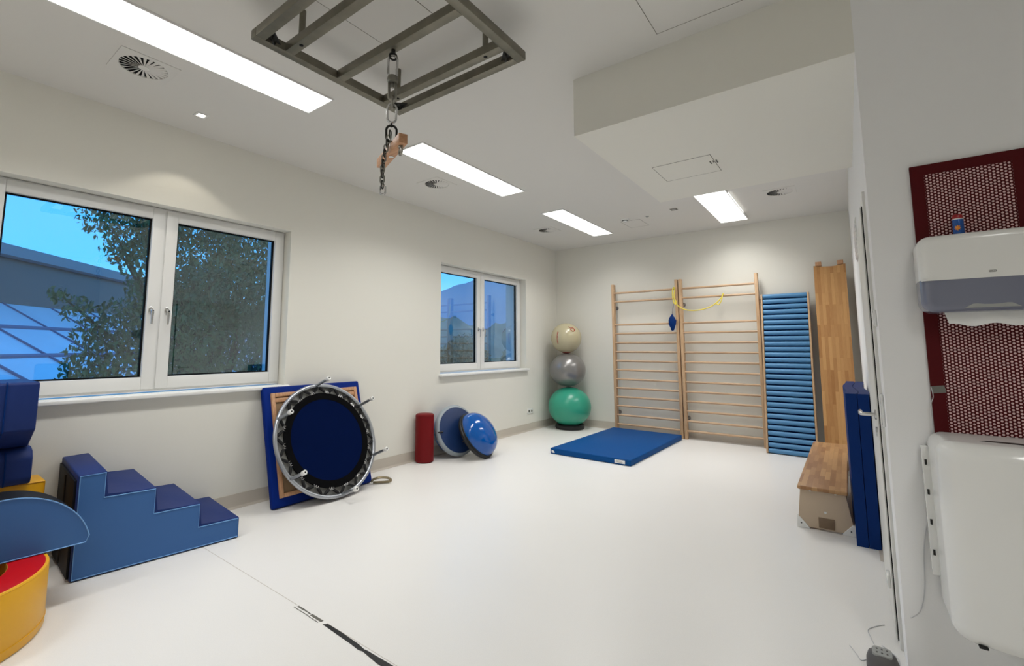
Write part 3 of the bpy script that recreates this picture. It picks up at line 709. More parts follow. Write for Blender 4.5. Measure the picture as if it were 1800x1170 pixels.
# ------------------------------------------------------------------ stack of balls in the corner
BC = Vector((-3.905, 7.375, 0))
bm = BM(); lathe(bm, [(.17, .002), (.235, .001), (.25, .03), (.245, .068), (.225, .082), (.19, .07), (.165, .04), (.17, .002)], 40, Matrix.Translation(BC))
tag(obj('ball_base', bm, 'black_rubber', loc=BC), 'black rubber ring on the floor holding the green ball', 'ball base')
def ball(bm, c, rx, rz, n=48, flat=0):
    pr = []
    for i in range(n//2+1):
        a = -PI/2+PI*i/(n//2); z = math.sin(a)*rz; r = math.cos(a)*rx
        if flat and z < -rz*flat: z = -rz*flat
        pr.append((max(r, 0), z))
    lathe(bm, pr, n, Matrix.Translation(c))
t = thing('exercise_ball', 'large green exercise ball at the bottom of the corner stack', 'exercise ball', BC+Vector((0, 0, .04)), 'exercise balls stacked in the corner')
bm = BM(); ball(bm, BC+Vector((0, 0, .372)), .366, .332); obj('shell', bm, 'ball_green', t)
t.location = t.location
bm = BM(); ball(bm, BC+Vector((-.035, .015, .997)), .312, .290)
tag(obj('exercise_ball', bm, 'ball_silver', loc=BC+Vector((-.035, .015, .7))), 'silver grey exercise ball in the middle of the corner stack', 'exercise ball', 'exercise balls stacked in the corner')
t = thing('exercise_ball', 'translucent beige exercise ball with red print on top of the corner stack', 'exercise ball', BC+Vector((-.055, .02, 1.28)), 'exercise balls stacked in the corner')
cb = BC+Vector((-.055, .02, 1.551)); bm = BM(); ball(bm, cb, .266, .262); shell = obj('shell', bm, 'ball_clear', t)
tocam = (Vector((0, 0, 1.4))-cb).normalized(); sidev = Vector((0, 0, 1)).cross(tocam).normalized(); upv = tocam.cross(sidev)
def on_ball(a, b):     # angles right / up as seen from the room
    return cb+(tocam*math.cos(a)*math.cos(b)+sidev*math.sin(a)*math.cos(b)+upv*math.sin(b))*.267
# red ring-shaped mark with a stroke, upper right
q = []
bm = BM(); c0 = (R(30), R(33))
tube(bm, [on_ball(c0[0]+R(9)*math.cos(a), c0[1]+R(7.5)*math.sin(a)) for a in [2*PI*i/20 for i in range(20)]], .007, 6, True)
tube(bm, [on_ball(R(11), R(47)), on_ball(R(16), R(44)), on_ball(R(23), R(41))], .006, 6); obj('round_logo', bm, 'logo_red', shell)
dirn = (tocam*math.cos(R(-34))+sidev*math.sin(R(-34))).normalized()
Mt = basis_M(cb+dirn*.2665+Vector((0, 0, -.01)), dirn) @ Matrix.Rotation(R(-90), 4, 'Z')
bm = BM()
for i in range(9):
    b = R(22-5.2*i); hgt = [1.3, .8, .8, .8, .8, .9, .8, 1.2, .8][i]
    tube(bm, [on_ball(R(-34)-R(2.2)*hgt, b), on_ball(R(-34)+R(2.2)*hgt, b)], .0042, 5)
tube(bm, [on_ball(R(-36), R(24-5.0*i)) for i in range(10)], .0035, 5)
obj('side_print', bm, 'logo_red', shell)
bm = BM(); lathe(bm, [(.035, -.001), (.07, .004), (.075, .010), (.035, .003), (.035, -.001)], 28, Matrix.Translation(cb+Vector((0, 0, -.264)))); obj('bottom_print', bm, 'logo_red', shell)
# wall socket
t = thing('wall_socket', 'white double power socket low on the left wall beside the green ball', 'socket', (XL, 6.80, .32))
bm = BM(); bx(bm, (XL+.0005, 6.715, .275), (XL+.012, 6.885, .365), .004); pl = obj('cover_plate', bm, 'white_plastic', t)
for y in (6.76, 6.84):
    bm = BM(); cyl(bm, (XL+.012, y, .32), (XL+.0135, y, .32), .021, 20); obj('socket_well', bm, 'tape_grey', pl)

# ------------------------------------------------------------------ red cushion roll
bm = BM(); c = Vector((-4.222, 4.195, 0)); lathe(bm, [(0, .001), (.100, .001), (.112, .012), (.113, .03), (.113, .55), (.110, .566), (.098, .575), (.05, .577), (0, .577)], 40, Matrix.Translation(c))
t = thing('foam_roll', 'dark red vinyl foam roll standing upright against the left wall', 'foam roll', c)
obj('roll', bm, 'maroon_vinyl', t)
bm = BM(); tube(bm, [c+Vector((.1125*math.cos(a), .1125*math.sin(a), .555)) for a in [2*PI*i/40 for i in range(40)]], .0028, 6, True); tube(bm, [c+Vector((.1125*math.cos(a), .1125*math.sin(a), .02)) for a in [2*PI*i/40 for i in range(40)]], .0028, 6, True); obj('piping', bm, 'maroon_vinyl', t)

# ------------------------------------------------------------------ two balance domes
def balance_dome(c, th, ph, label, facing, k=1.0):
    nrm = Vector((math.cos(ph)*math.cos(th), math.cos(ph)*math.sin(th), math.sin(ph))); M_ = basis_M(c, nrm) @ Matrix.Scale(k, 4)
    t = thing('balance_dome', label, 'balance trainer', (c[0], c[1], 0), 'half-ball balance trainers')
    sg = 1 if facing == 'dome' else -1
    def P(pr): return [(r, z*sg) for r, z in pr]
    bm = BM(); lathe(bm, P([(0, -.045), (.27, -.045), (.30, -.038), (.315, -.02), (.315, 0), (.305, .012), (.29, .012)]), 56, M_)
    b_ = obj('platform', bm, 'black_rubber' if sg == 1 else 'bosu_platform', t)
    if sg == -1:
        bm = BM(); lathe(bm, P([(.282, -.0462), (.302, -.040), (.3165, -.02), (.3165, .004), (.308, .013)]), 56, M_); obj('rim', bm, 'bosu_rim_grey', b_)
        bm = BM()
        for k in range(5): tube(bm, [(.06*math.cos(a)+.0, .13+.018*k+.0*math.sin(a), .0465) for a in (R(30), R(90), R(150))], .0012, 5, False, M_)
    for s_ in (-1, 1):
        bm = BM(); tube(bm, [Vector((s_*x, 0, z*sg)) for x, z in ((.24, -.04), (.245, -.052), (.27, -.056), (.295, -.052), (.30, -.03))], .008, 8, False, M_); obj('grip', bm, 'black_rubber', b_)
    bm = BM(); lathe(bm, P([(.293, .006), (.292, .05), (.275, .10), (.24, .145), (.19, .18), (.13, .203), (.06, .215), (0, .218)]), 56, M_)
    d_ = obj('dome', bm, 'bosu_blue', t)
    bm = BM(); tube(bm, [Vector((.296*math.cos(a), .296*math.sin(a), .02*sg)) for a in [2*PI*i/56 for i in range(56)]], .010, 8, True, M_); obj('seam', bm, 'black_rubber', d_)
    return t
balance_dome((-4.118, 4.66, .320), R(-10.9), R(18), 'balance trainer leaning with its flat dark blue underside facing the room', 'flat', 1.02)
balance_dome((-3.885, 4.80, .263), R(12.2), R(35), 'balance trainer with its glossy bright blue dome facing the room', 'dome')

# ------------------------------------------------------------------ padded board leaning on the wall
t = thing('padded_board', 'square blue padded board with a wooden frame on its back leaning on the wall', 'padded board', (-4.1, 2.7, 0))
tdir = Vector((-.28, 0, 1.01)).normalized(); nrm = Vector((0, 1, 0)).cross(tdir).normalized()
if nrm.x < 0: nrm = -nrm
M_ = Matrix((Vector((0, 1, 0)), tdir, nrm)).transposed().to_4x4(); M_.translation = Vector((-4.0, 2.18, .012))   # local: x along wall, y up the board, z to the room
bm = BM(); bx(bm, (0, 0, -.062), (1.055, 1.056, 0), .018, 3, M_); obj('cushion', bm, 'board_blue', t)
bm = BM(); f = .036; a0, a1, b0, b1 = .062, 1.0, .076, .992
for lo, hi in (((a0, b0, -.01), (a0+f, b1, .022)), ((a1-f, b0, -.01), (a1, b1, .022)), ((a0+f, b0, -.01), (a1-f, b0+f, .022)), ((a0+f, b1-f, -.01), (a1-f, b1, .022))): bx(bm, lo, hi, .005, 2, M_)
obj('frame_ring', bm, 'frame_wood', t)
bm = BM(); bx(bm, (a0+f, b0+f, -.004), (a1-f, b1-f, .0015), 0, 1, M_); obj('back_panel', bm, 'frame_panel', t)
bm = BM(); bx(bm, (a0+f, b1-f-.05, -.002), (a1-f, b1-f-.012, .014), .003, 2, M_); obj('inner_batten', bm, 'frame_wood', t)
bm = BM()
tube(bm, smooth_path([(-3.985, 3.205, .022), (-3.955, 3.215, .05), (-3.905, 3.255, .066), (-3.86, 3.315, .056), (-3.845, 3.345, .030), (-3.87, 3.325, .015), (-3.93, 3.255, .014), (-3.97, 3.215, .014)]), .012, 8)
tag(obj('oval_ring', bm, 'gold_ring', loc=(-3.92, 3.27, 0)), 'oval metal ring on the floor at the right corner of the padded board', 'metal ring')

# ------------------------------------------------------------------ mini trampoline
c = Vector((-4.022, 2.71, .524)); th, ph = R(2.0), R(22.8); RT = .548
nrm = Vector((math.cos(ph)*math.cos(th), math.cos(ph)*math.sin(th), math.sin(ph))); M_ = basis_M(c, nrm)
t = thing('mini_trampoline', 'round blue mini trampoline leaning on the padded board with its legs sticking out', 'trampoline', (-3.82, 2.71, 0))
circ = lambda r, z=0, n=72: [(r*math.cos(2*PI*i/n), r*math.sin(2*PI*i/n), z) for i in range(n)]
bm = BM(); tube(bm, circ(RT-.018, 0, 96), .0185, 10, True, M_); obj('rim_tube', bm, 'tramp_tube', t)
bm = BM(); lathe(bm, [(0, -.004), (.388, -.004), (.388, .004), (0, .004)], 72, M_); obj('jumping_sheet', bm, 'tramp_mat', t)
bm = BM(); lathe(bm, [(.386, -.005), (.452, -.005), (.452, .006), (.386, .006), (.386, -.005)], 72, M_); obj('sheet_border', bm, 'tramp_black', t)
bm = BM(); lathe(bm, [(.40, -.022), (.53, -.026), (.53, -.022), (.40, -.018), (.40, -.022)], 72, M_); obj('safety_skirt', bm, 'tramp_skirt', t)
NB = 18
for k in range(NB):
    a = 2*PI*(k+.5)/NB; da = 2*PI/NB*.42
    bm = BM()
    for s_ in (-1, 1):
        p1 = Vector(((RT-.034)*math.cos(a+s_*.015), (RT-.034)*math.sin(a+s_*.015), .003)); p0 = Vector((.458*math.cos(a+s_*da), .458*math.sin(a+s_*da), .002))
        tube(bm, [p0, p0.lerp(p1, .25), p0.lerp(p1, .75), p1], [.006, .0135, .0135, .007], 8, False, M_)
    b_ = obj('elastic_band', bm, 'rubber_band', t)
    for s_ in (-1, 1):
        h_ = a+s_*da; bm = BM(); tube(bm, [Vector((r_*math.cos(h_+w_), r_*math.sin(h_+w_), .010)) for r_, w_ in ((.447, -.022), (.462, -.014), (.468, 0), (.462, .014), (.447, .022))], .0036, 6, False, M_); obj('hook', bm, 'bright_steel', b_)
for k in range(6):
    a = 1.608-k*PI/3; p = Vector(((RT-.02)*math.cos(a), (RT-.02)*math.sin(a), 0))
    bm = BM(); cyl(bm, p, p+Vector((0, 0, .20)), .0145, 14, M=M_); cyl(bm, p, p+Vector((0, 0, .03)), .017, 14, M=M_)
    lg = obj('leg', bm, 'tramp_tube', t)
    bm = BM(); lathe(bm, [(.0, .228), (.008, .228), (.0155, .232), (.0215, .226), (.0205, .19), (.0150, .186)], 18, M_ @ Matrix.Translation((p.x, p.y, 0))); tp = obj('rubber_tip', bm, 'white_plastic', lg)
    bm = BM(); cyl(bm, p+Vector((0, 0, .2275)), p+Vector((0, 0, .230)), .007, 12, M=M_); obj('tip_hole', bm, 'gasket', tp)

# ------------------------------------------------------------------ foam stairs
t = thing('foam_stairs', 'blue vinyl foam staircase of four steps pushed against the left wall', 'foam steps', (-4.0, 1.3, 0))
SF = [(0, 0), (.934, 0), (.934, .146), (.674, .150), (.674, .305), (.407, .308), (.407, .466), (.140, .471), (.140, .622), (0, .619)]
f0 = Vector((-3.772, .816, 0)); fe = Vector((.0995, .929, 0))/.934
def Pf(s, z, off=0): return f0+fe*s+Vector((off, 0, z+.001))
def Pb(s, z): return Vector((-4.338, .842+s*1.03, z*1.045+.0025))
bm = BM(); prism(bm, [Pf(s, z) for s, z in SF], [Pb(s, z) for s, z in SF], .010, 3)
body = obj('foam_body', bm, 'navy_vinyl', t)
bm = BM(); ins = [(s+ds, z+dz) for (s, z), (ds, dz) in zip(SF, [(.009, .012), (-.009, .012), (-.009, -.008), (-.009, -.008), (-.009, -.008), (-.009, -.008), (-.009, -.008), (-.009, -.008), (-.009, -.008), (.009, -.008)])]
prism(bm, [Pf(s, z, .003) for s, z in ins], [Pf(s, z, -.006) for s, z in ins], .002, 1); obj('side_cover', bm, 'sky_vinyl', t)
bm = BM(); tube(bm, [Pf(s, z, .003) for s, z in ins], .0035, 6, True); obj('piping', bm, 'piping', t)
bm = BM(); A = [Pf(-.012, .015)+Vector((-.03, 0, 0)), Pb(-.012, .02)+Vector((.02, 0, 0)), Pb(-.012, .585)+Vector((.02, 0, 0)), Pf(-.012, .585)+Vector((-.03, 0, 0))]
prism(bm, A, [p+Vector((0, .02, 0)) for p in A], .004, 2); bk = obj('end_cover', bm, 'black_vinyl', t)
bm = BM(); m0, m1 = (A[0]+A[1])/2, (A[2]+A[3])/2; tube(bm, [m0+Vector((0, -.002, .02)), m0.lerp(m1, .5)+Vector((0, -.004, 0)), m1+Vector((0, -.002, -.02))], .006, 6); obj('zip', bm, 'tape_black', bk)

# ------------------------------------------------------------------ yellow and red foam drum with a hollow middle
DC = Vector((-3.456, .203, 0)); DR = .449; DH = .303
t = thing('foam_drum', 'low round yellow foam drum with a red ring top and hollow centre', 'foam drum', DC)
bm = BM(); lathe(bm, [(.30, .002), (DR-.006, .002), (DR, .012), (DR, DH-.012), (DR-.004, DH-.004), (DR-.014, DH), (.30, DH-.002), (.30, .002)], 80, Matrix.Translation(DC)); body = obj('drum_body', bm, 'yellow_vinyl', t)
bm = BM(); lathe(bm, [(.296, DH-.004), (.296, DH+.002), (DR-.018, DH+.002), (DR-.012, DH-.002)], 80, Matrix.Translation(DC)); obj('top_ring', bm, 'red_vinyl', t)
bm = BM(); lathe(bm, [(.2995, .002), (.2935, .002), (.2935, DH), (.2995, DH)], 64, Matrix.Translation(DC)); lathe(bm, [(0, .003), (.295, .003)], 48, Matrix.Translation(DC)); obj('inner_lining', bm, 'shaded_yellow_vinyl', t)
bm = BM(); tube(bm, [DC+Vector(((DR+.001)*math.cos(a), (DR+.001)*math.sin(a), .045)) for a in [2*PI*i/80 for i in range(80)]], .0022, 5, True)
tube(bm, [DC+Vector(((DR-.006)*math.cos(a), (DR-.006)*math.sin(a), DH-.006)) for a in [2*PI*i/80 for i in range(80)]], .006, 6, True); obj('piping', bm, 'yellow_vinyl', body)

# ------------------------------------------------------------------ half-round foam block resting on the drum
t = thing('half_round_block', 'blue half-round foam block lying flat side down on the drum', 'foam block', (-3.58, .47, DH))
YC, ZC, RR, ZB = .47, .252, .368, DH+.004
a0 = math.asin((ZB+.035-ZC)/RR)
arc = [(YC+RR*math.cos(a), ZC+RR*math.sin(a)) for a in [a0+(PI-2*a0)*i/40 for i in range(41)]]
poly = [(arc[0][0]-.012, ZB)] + arc + [(arc[-1][0]+.012, ZB)]
XF, XB_ = -3.476, -3.69
bm = BM(); prism(bm, [(XF-.004, y, z) for y, z in poly], [(XB_, y, z) for y, z in poly], .004, 2); obj('foam_body', bm, 'black_vinyl', t)
def shrink(p, k): return [(YC+(y-YC)*k, ZB+.004+(z-ZB)*k) for y, z in p]
bm = BM(); q = shrink(poly, .985); prism(bm, [(XF, y, z) for y, z in q], [(XF-.006, y, z) for y, z in q], .001, 1); obj('side_cover', bm, 'sky_vinyl', t)
bm = BM(); tube(bm, [(XF, y, z) for y, z in q], .0035, 6, True); obj('piping', bm, 'piping', t)

# ------------------------------------------------------------------ yellow slab and the blue pads on it
t = thing('foam_slab', 'upright yellow foam slab standing against the wall under the blue pads', 'foam block', (-4.2, .2, 0))
bm = BM(); bx(bm, (-4.32, -.45, .001), (-4.10, .728, .562), .010, 3); obj('foam_body', bm, 'yellow_vinyl', t)
bm = BM(); tube(bm, [(-4.10, -.44, .556), (-4.10, .722, .556), (-4.10, .722, .01)], .0035, 6); obj('piping', bm, 'yellow_vinyl', t)
t = thing('blue_pad', 'dark blue padded block resting on the yellow slab, second from the top of the pile', 'foam block', (-4.2, .2, .565))
bm = BM(); pr = [(-4.335, .564), (-4.06, .564), (-4.045, .60), (-4.045, .72), (-4.075, .765), (-4.13, .782), (-4.335, .782)]
prism(bm, [(x, -.45, z) for x, z in pr], [(x, .650, z) for x, z in pr], .012, 3); obj('foam_body', bm, 'navy_vinyl', t)
bm = BM(); tube(bm, [(x+.001, .53, z) for x, z in pr[1:5]], .004, 6); obj('seam', bm, 'dark_blue_vinyl', t)
t = thing('slanted_pad', 'dark blue foam block with slanted lower edge topping the pile by the window', 'foam block', (-4.1, .2, .785))
bm = BM()
A = [(-4.335, .784), (-4.11, .784), (-3.905, .905), (-3.895, 1.18), (-3.91, 1.19), (-4.335, 1.19)]
prism(bm, [(x, -.45, z) for x, z in A], [(x, .625 if z > .8 else .632, z) for x, z in A], .010, 3); obj('foam_body', bm, 'navy_vinyl', t)
bm = BM(); tube(bm, [(x+.001, .485, z) for x, z in A[1:5]], .004, 6); obj('seam', bm, 'dark_blue_vinyl', t)

# ------------------------------------------------------------------ floor tape and joint
t = thing('floor_tape', 'black adhesive tape on the floor with torn grey remains at its end', 'floor tape', (-1.95, 1.48, 0))
bm = BM()
up_ = [(-2.192, 1.512), (-2.08, 1.512), (-1.93, 1.505), (-1.88, 1.497), (-1.865, 1.500), (-1.70, 1.503), (-1.45, 1.505), (-1.1, 1.502)]
dn_ = [(-2.210, 1.494), (-2.08, 1.488), (-1.97, 1.484), (-1.90, 1.478), (-1.875, 1.484), (-1.76, 1.470), (-1.45, 1.468), (-1.1, 1.465)]
a_ = [bm.verts.new((x, y, .0016)) for x, y in up_]; b_ = [bm.verts.new((x, y, .0016)) for x, y in dn_]
for i in range(len(a_)-1): bm.faces.new((a_[i], b_[i], b_[i+1], a_[i+1]))
r_ = bmesh.ops.extrude_face_region(bm, geom=list(bm.faces)); bmesh.ops.translate(bm, vec=(0, 0, -.0013), verts=[v for v in r_['geom'] if isinstance(v, bmesh.types.BMVert)])
obj('tape', bm, 'tape_black', t)
bm = BM()
for x0, x1, y0, y1 in ((-2.475, -2.335, 1.490, 1.494), (-2.33, -2.245, 1.488, 1.4915), (-2.465, -2.40, 1.505, 1.515), (-2.405, -2.37, 1.507, 1.513), (-2.365, -2.345, 1.505, 1.512), (-2.335, -2.235, 1.500, 1.515)):
    bx(bm, (x0, y0, .0003), (x1, y1, .0012))
obj('glue_remains', bm, 'tape_grey', t)
bm = BM(); bx(bm, (XL+.05, 1.512, .0003), (-2.48, 1.515, .0007)); bx(bm, (-2.2, 1.512, .0003), (-.05, 1.5145, .0006))
struct('trim_2', bm, 'skirting_vinyl')

# ------------------------------------------------------------------ perforated panel with the dispensers
PX0, PX1, PZ0, PZ1 = .267, .622, .62, 2.197
t = thing('perforated_panel', 'dark red perforated metal panel fixed on the right wall behind the dispensers', 'wall panel', ((PX0+PX1)/2, YN, PZ0))
bm = BM(); f = .045
for lo, hi in (((PX0, YN-.016, PZ0), (PX0+f, YN-.0005, PZ1)), ((PX1-f, YN-.016, PZ0), (PX1, YN-.0005, PZ1)), ((PX0+f, YN-.016, PZ0), (PX1-f, YN-.0005, PZ0+f)), ((PX0+f, YN-.016, PZ1-f), (PX1-f, YN-.0005, PZ1))): bx(bm, lo, hi)
obj('border', bm, 'maroon_metal', t)
bm = BM(); bx(bm, (PX0+f, YN-.0145, PZ0+f), (PX1-f, YN-.0005, PZ1-f)); obj('perforated_sheet', bm, 'perforated_sheet', t)

YP = YN-.017
def rounded_rect(x0, x1, z0, z1, r, n=8, sub=12):
    pts = []
    for i, (cx, cz, a) in enumerate(((x1-r, z1-r, 0), (x0+r, z1-r, 90), (x0+r, z0+r, 180), (x1-r, z0+r, 270))):
        for k in range(n+1):
            b = R(a+90*k/n); pts.append((cx+r*math.cos(b), cz+r*math.sin(b)))
        if i in (0, 2):
            xa, xb = (x1-r, x0+r) if i == 0 else (x0+r, x1-r)
            pts += [(xa+(xb-xa)*k/sub, cz+(r if i == 0 else -r)) for k in range(1, sub)]
    return pts
def shell_box(bm, x0, x1, z0, z1, r, yb, yf, bulge=.02, edge=.03, clip=None, steps=6):
    """wall dispenser shell: rounded rectangle outline, soft front edge, front bowed towards the room"""
    cx, hw = (x0+x1)/2, (x1-x0)/2
    def by(x): return bulge*(1-((x-cx)/hw)**2)
    rings = [[(x, yb, z) for x, z in rounded_rect(x0, x1, z0, z1, r)]]
    for k in range(steps+1):
        a = R(90*k/steps); ins = edge*(1-math.cos(a)); y = yf+edge-edge*math.sin(a)
        rings.append([(x, y-by(x), z) for x, z in rounded_rect(x0+ins, x1-ins, z0+ins, z1-ins, max(r-ins*.6, .006))])
    V = [[bm.verts.new(p) for p in r_] for r_ in rings]; n = len(V[0])
    for a, b in zip(V, V[1:]):
        for i in range(n): bm.faces.new((a[i], a[(i+1) % n], b[(i+1) % n], b[i]))
    L = V[-1]; m = n//2
    for i in range(m-1): bm.faces.new((L[i], L[i+1], L[n-2-i], L[n-1-i]))
    bm.faces.new(V[0][::-1])
def cut(bm, z, keep_above=True):
    bmesh.ops.bisect_plane(bm, geom=list(bm.verts)+list(bm.edges)+list(bm.faces), plane_co=(0, 0, z), plane_no=(0, 0, 1), clear_inner=keep_above, clear_outer=not keep_above)
    es = [e_ for e_ in bm.edges if e_.is_boundary]
    if es: bmesh.ops.holes_fill(bm, edges=es, sides=0)
t = thing('towel_dispenser', 'white wall paper towel dispenser with a smoky lower half and towel hanging out', 'towel dispenser', (.45, YP, 1.54))
DX0, DX1, DZ0, DZ1, DY = .252, .655, 1.538, 1.856, 2.61
bm = BM(); shell_box(bm, DX0, DX1, DZ0, DZ1, .045, YP, DY, .012, .03); cut(bm, 1.672); cov = obj('upper_cover', bm, 'white_plastic', t)
bm = BM(); shell_box(bm, DX0+.001, DX1-.001, DZ0, DZ1, .045, YP, DY+.002, .012, .03); cut(bm, 1.671, False); low = obj('lower_cover', bm, 'smoke_cover', t)
bm = BM(); prism(bm, [(DX0+.006, DY+.006, 1.668), (DX1-.006, DY+.006, 1.668), (DX1-.02, DY-.009, 1.668), (.45, DY-.012, 1.668), (DX0+.02, DY-.009, 1.668)], [(DX0+.006, DY+.006, 1.675), (DX1-.006, DY+.006, 1.675), (DX1-.02, DY-.009, 1.675), (.45, DY-.0125, 1.675), (DX0+.02, DY-.009, 1.675)]); obj('edge_strip', bm, 'white_plastic', cov)
# pale paper-window arch and loaded paper seen low in the cover
bm = BM(); A = [(.375, 1.552), (.53, 1.552), (.505, 1.568), (.45, 1.574), (.40, 1.568)]
prism(bm, [(x, DY-.0095, z) for x, z in A], [(x, DY+.004, z) for x, z in A], .001, 1); obj('paper_slot', bm, 'keypad', low)
# paper: wavy hanging sheet
bm = BM(); n = 24; top = []; bot = []
for i in range(n+1):
    u = i/n; x = .322+(.60-.322)*u; y = DY+.05+.004*math.sin(u*9)
    top.append((x, y, 1.545)); bot.append((x+.012*(1-u), y-.004, 1.487+.006*math.sin(u*14+1)+(.010 if u < .0 else 0)))
V0 = [bm.verts.new(p) for p in top]; V1 = [bm.verts.new(p) for p in bot]
for i in range(n): bm.faces.new((V0[i], V0[i+1], V1[i+1], V1[i]))
r_ = bmesh.ops.extrude_face_region(bm, geom=list(bm.faces)); bmesh.ops.translate(bm, vec=(0, .003, 0), verts=[v for v in r_['geom'] if isinstance(v, bmesh.types.BMVert)])
obj('paper_towel', bm, 'paper', t)
def badge(parent, x, z, y, w=.022, h=.008):
    bm = BM(); pts = rounded_rect(x-w/2, x+w/2, z-h/2, z+h/2, h*.45, 4)
    prism(bm, [(a, y-.0008, b) for a, b in pts], [(a, y+.004, b) for a, b in pts]); b_ = obj('badge', bm, 'logo_grey', parent)
    Mt = Matrix(((1, 0, 0, x), (0, 0, -1, y-.0012), (0, 1, 0, z), (0, 0, 0, 1)))
    text_part('badge_lettering', 'TORK', h*.95, Mt, 'white_plastic', b_, .0003)
badge(cov, .463, 1.692, DY-.0118)
# spray can standing on the dispenser
t = thing('spray_can', 'small blue can with a red cap and orange emblem standing on the towel dispenser', 'can', (.392, 2.665, 1.856))
cc = Vector((.392, 2.668, 1.8565))
bm = BM(); lathe(bm, [(0, 0), (.0165, 0), (.0175, .003), (.0175, .062), (.0165, .066), (0, .066)], 28, Matrix.Translation(cc)); cb_ = obj('can_body', bm, 'can_blue', t)
bm = BM(); lathe(bm, [(.0175, .0635), (.0182, .0635), (.0182, .067), (.0165, .067), (.0165, .0635)], 28, Matrix.Translation(cc)); obj('white_rim', bm, 'white_plastic', cb_)
bm = BM(); lathe(bm, [(.0165, .066), (.0165, .078), (.014, .084), (.008, .087), (0, .0875)], 28, Matrix.Translation(cc)); obj('cap', bm, 'can_red', t)
bm = BM()
for k in range(8):
    a = 2*PI*k/8; tube(bm, [cc+Vector((.0178*math.sin(u), -.0178*math.cos(u), z)) for u, z in ((-.25+.0*math.cos(a), .028), (-.25+.55*math.cos(a), .028+.0115*math.sin(a)))], [.004, .0012], 6)
obj('emblem', bm, 'can_orange', cb_)

# waste bin
t = thing('wall_bin', 'large glossy white waste bin on the wall below the towel dispenser', 'waste bin', (.42, YP, .35))
BX_, BX1_, BZ0, BZ1, BY = .240, .67, .335, 1.045, 2.475
bm = BM(); shell_box(bm, BX_, BX1_, BZ0, BZ1, .05, YP, BY, .045, .055)
body = obj('bin_body', bm, 'white_plastic', t)
bm = BM(); bx(bm, (.216, 2.712, .47), (.262, YP, .985), .003); st = obj('rear_strip', bm, 'white_plastic', t)
for z in (.92, .80, .68, .56):
    bm = BM(); bx(bm, (.223, 2.7105, z-.012), (.2305, 2.713, z+.010)); obj('vent_slot', bm, 'dark_steel', st)
# recessed slot in the lid
bm = BM(); A = [(.37, 2.56), (.60, 2.52), (.60, 2.545), (.47, 2.58), (.40, 2.585)]
prism(bm, [(x, y, BZ1+.0008) for x, y in A], [(x, y, BZ1-.006) for x, y in A], .0005, 1); obj('lid_slot', bm, 'dark_steel', body)
badge(body, .466, .985, BY-.0455, .024, .009)
bm = BM(); bx(bm, (.30, 2.455, BZ0+.004), (.325, 2.50, BZ0+.011), .003); obj('bin_bag_corner', bm, 'tape_black', t)

# thin cable running down the wall
bm = BM(); tube(bm, smooth_path([(.268, 2.738, 1.23), (.272, 2.738, 1.19), (.262, 2.738, 1.15), (.262, 2.738, 1.08), (.250, 2.748, .98), (.235, 2.751, .90), (.225, 2.752, .80), (.226, 2.752, .72), (.205, 2.752, .60), (.196, 2.752, .52), (.19, 2.752, .40), (.17, 2.752, .30), (.135, 2.750, .26)]), .0016, 6)
tag(obj('thin_cable', bm, 'thin_cable', loc=(.2, 2.75, .26)), 'thin white cable running down the grey wall beside the red panel', 'cable')
bm = BM(); bx(bm, (.268, 2.7385, 1.205), (.312, 2.7395, 1.235), 0, 1, Matrix.Translation((.29, 0, 1.22)) @ Matrix.Rotation(R(-8), 4, 'Y') @ Matrix.Translation((-.29, 0, -1.22)))
tag(obj('adhesive_strip', bm, 'logo_grey', loc=(.29, 2.739, 1.22)), 'strip of clear tape across the left border of the red panel', 'tape')
# switches on the door wall
for z, y, l in ((1.533, 2.90, 'white light switch high beside the door frame'), (1.10, 2.93, 'white double switch beside the door frame at handle height')):
    t = thing('light_switch', l, 'light switch', (XR, y, z), 'white switches beside the door')
    bm = BM(); bx(bm, (XR-.010, y-.04, z-.04 if z > 1.3 else z-.075), (XR-.0005, y+.04, z+.04 if z > 1.3 else z+.075), .003); p_ = obj('cover_plate', bm, 'white_plastic', t)
    bm = BM(); bx(bm, (XR-.0135, y-.028, z-.028), (XR-.0095, y+.028, z+.028), .002); obj('rocker', bm, 'white_frame', p_)
# ribbed fitting high on the right-hand wall
t = thing('wall_grille', 'small white ribbed grille high on the right wall beyond the door', 'wall grille', (XR, 5.0, 2.3))
bm = BM(); bx(bm, (XR-.006, 4.8, 2.15), (XR-.0005, 5.25, 2.46), .002); obj('grille_plate', bm, 'white_plastic', t)
for k in range(8):
    z = 2.165+k*.034; bm = BM(); prism(bm, [(XR-.006, 4.82, z), (XR-.016, 4.82, z+.004), (XR-.006, 4.82, z+.016)], [(XR-.006, 5.23, z), (XR-.016, 5.23, z+.004), (XR-.006, 5.23, z+.016)]); obj('slat', bm, 'white_frame', t)
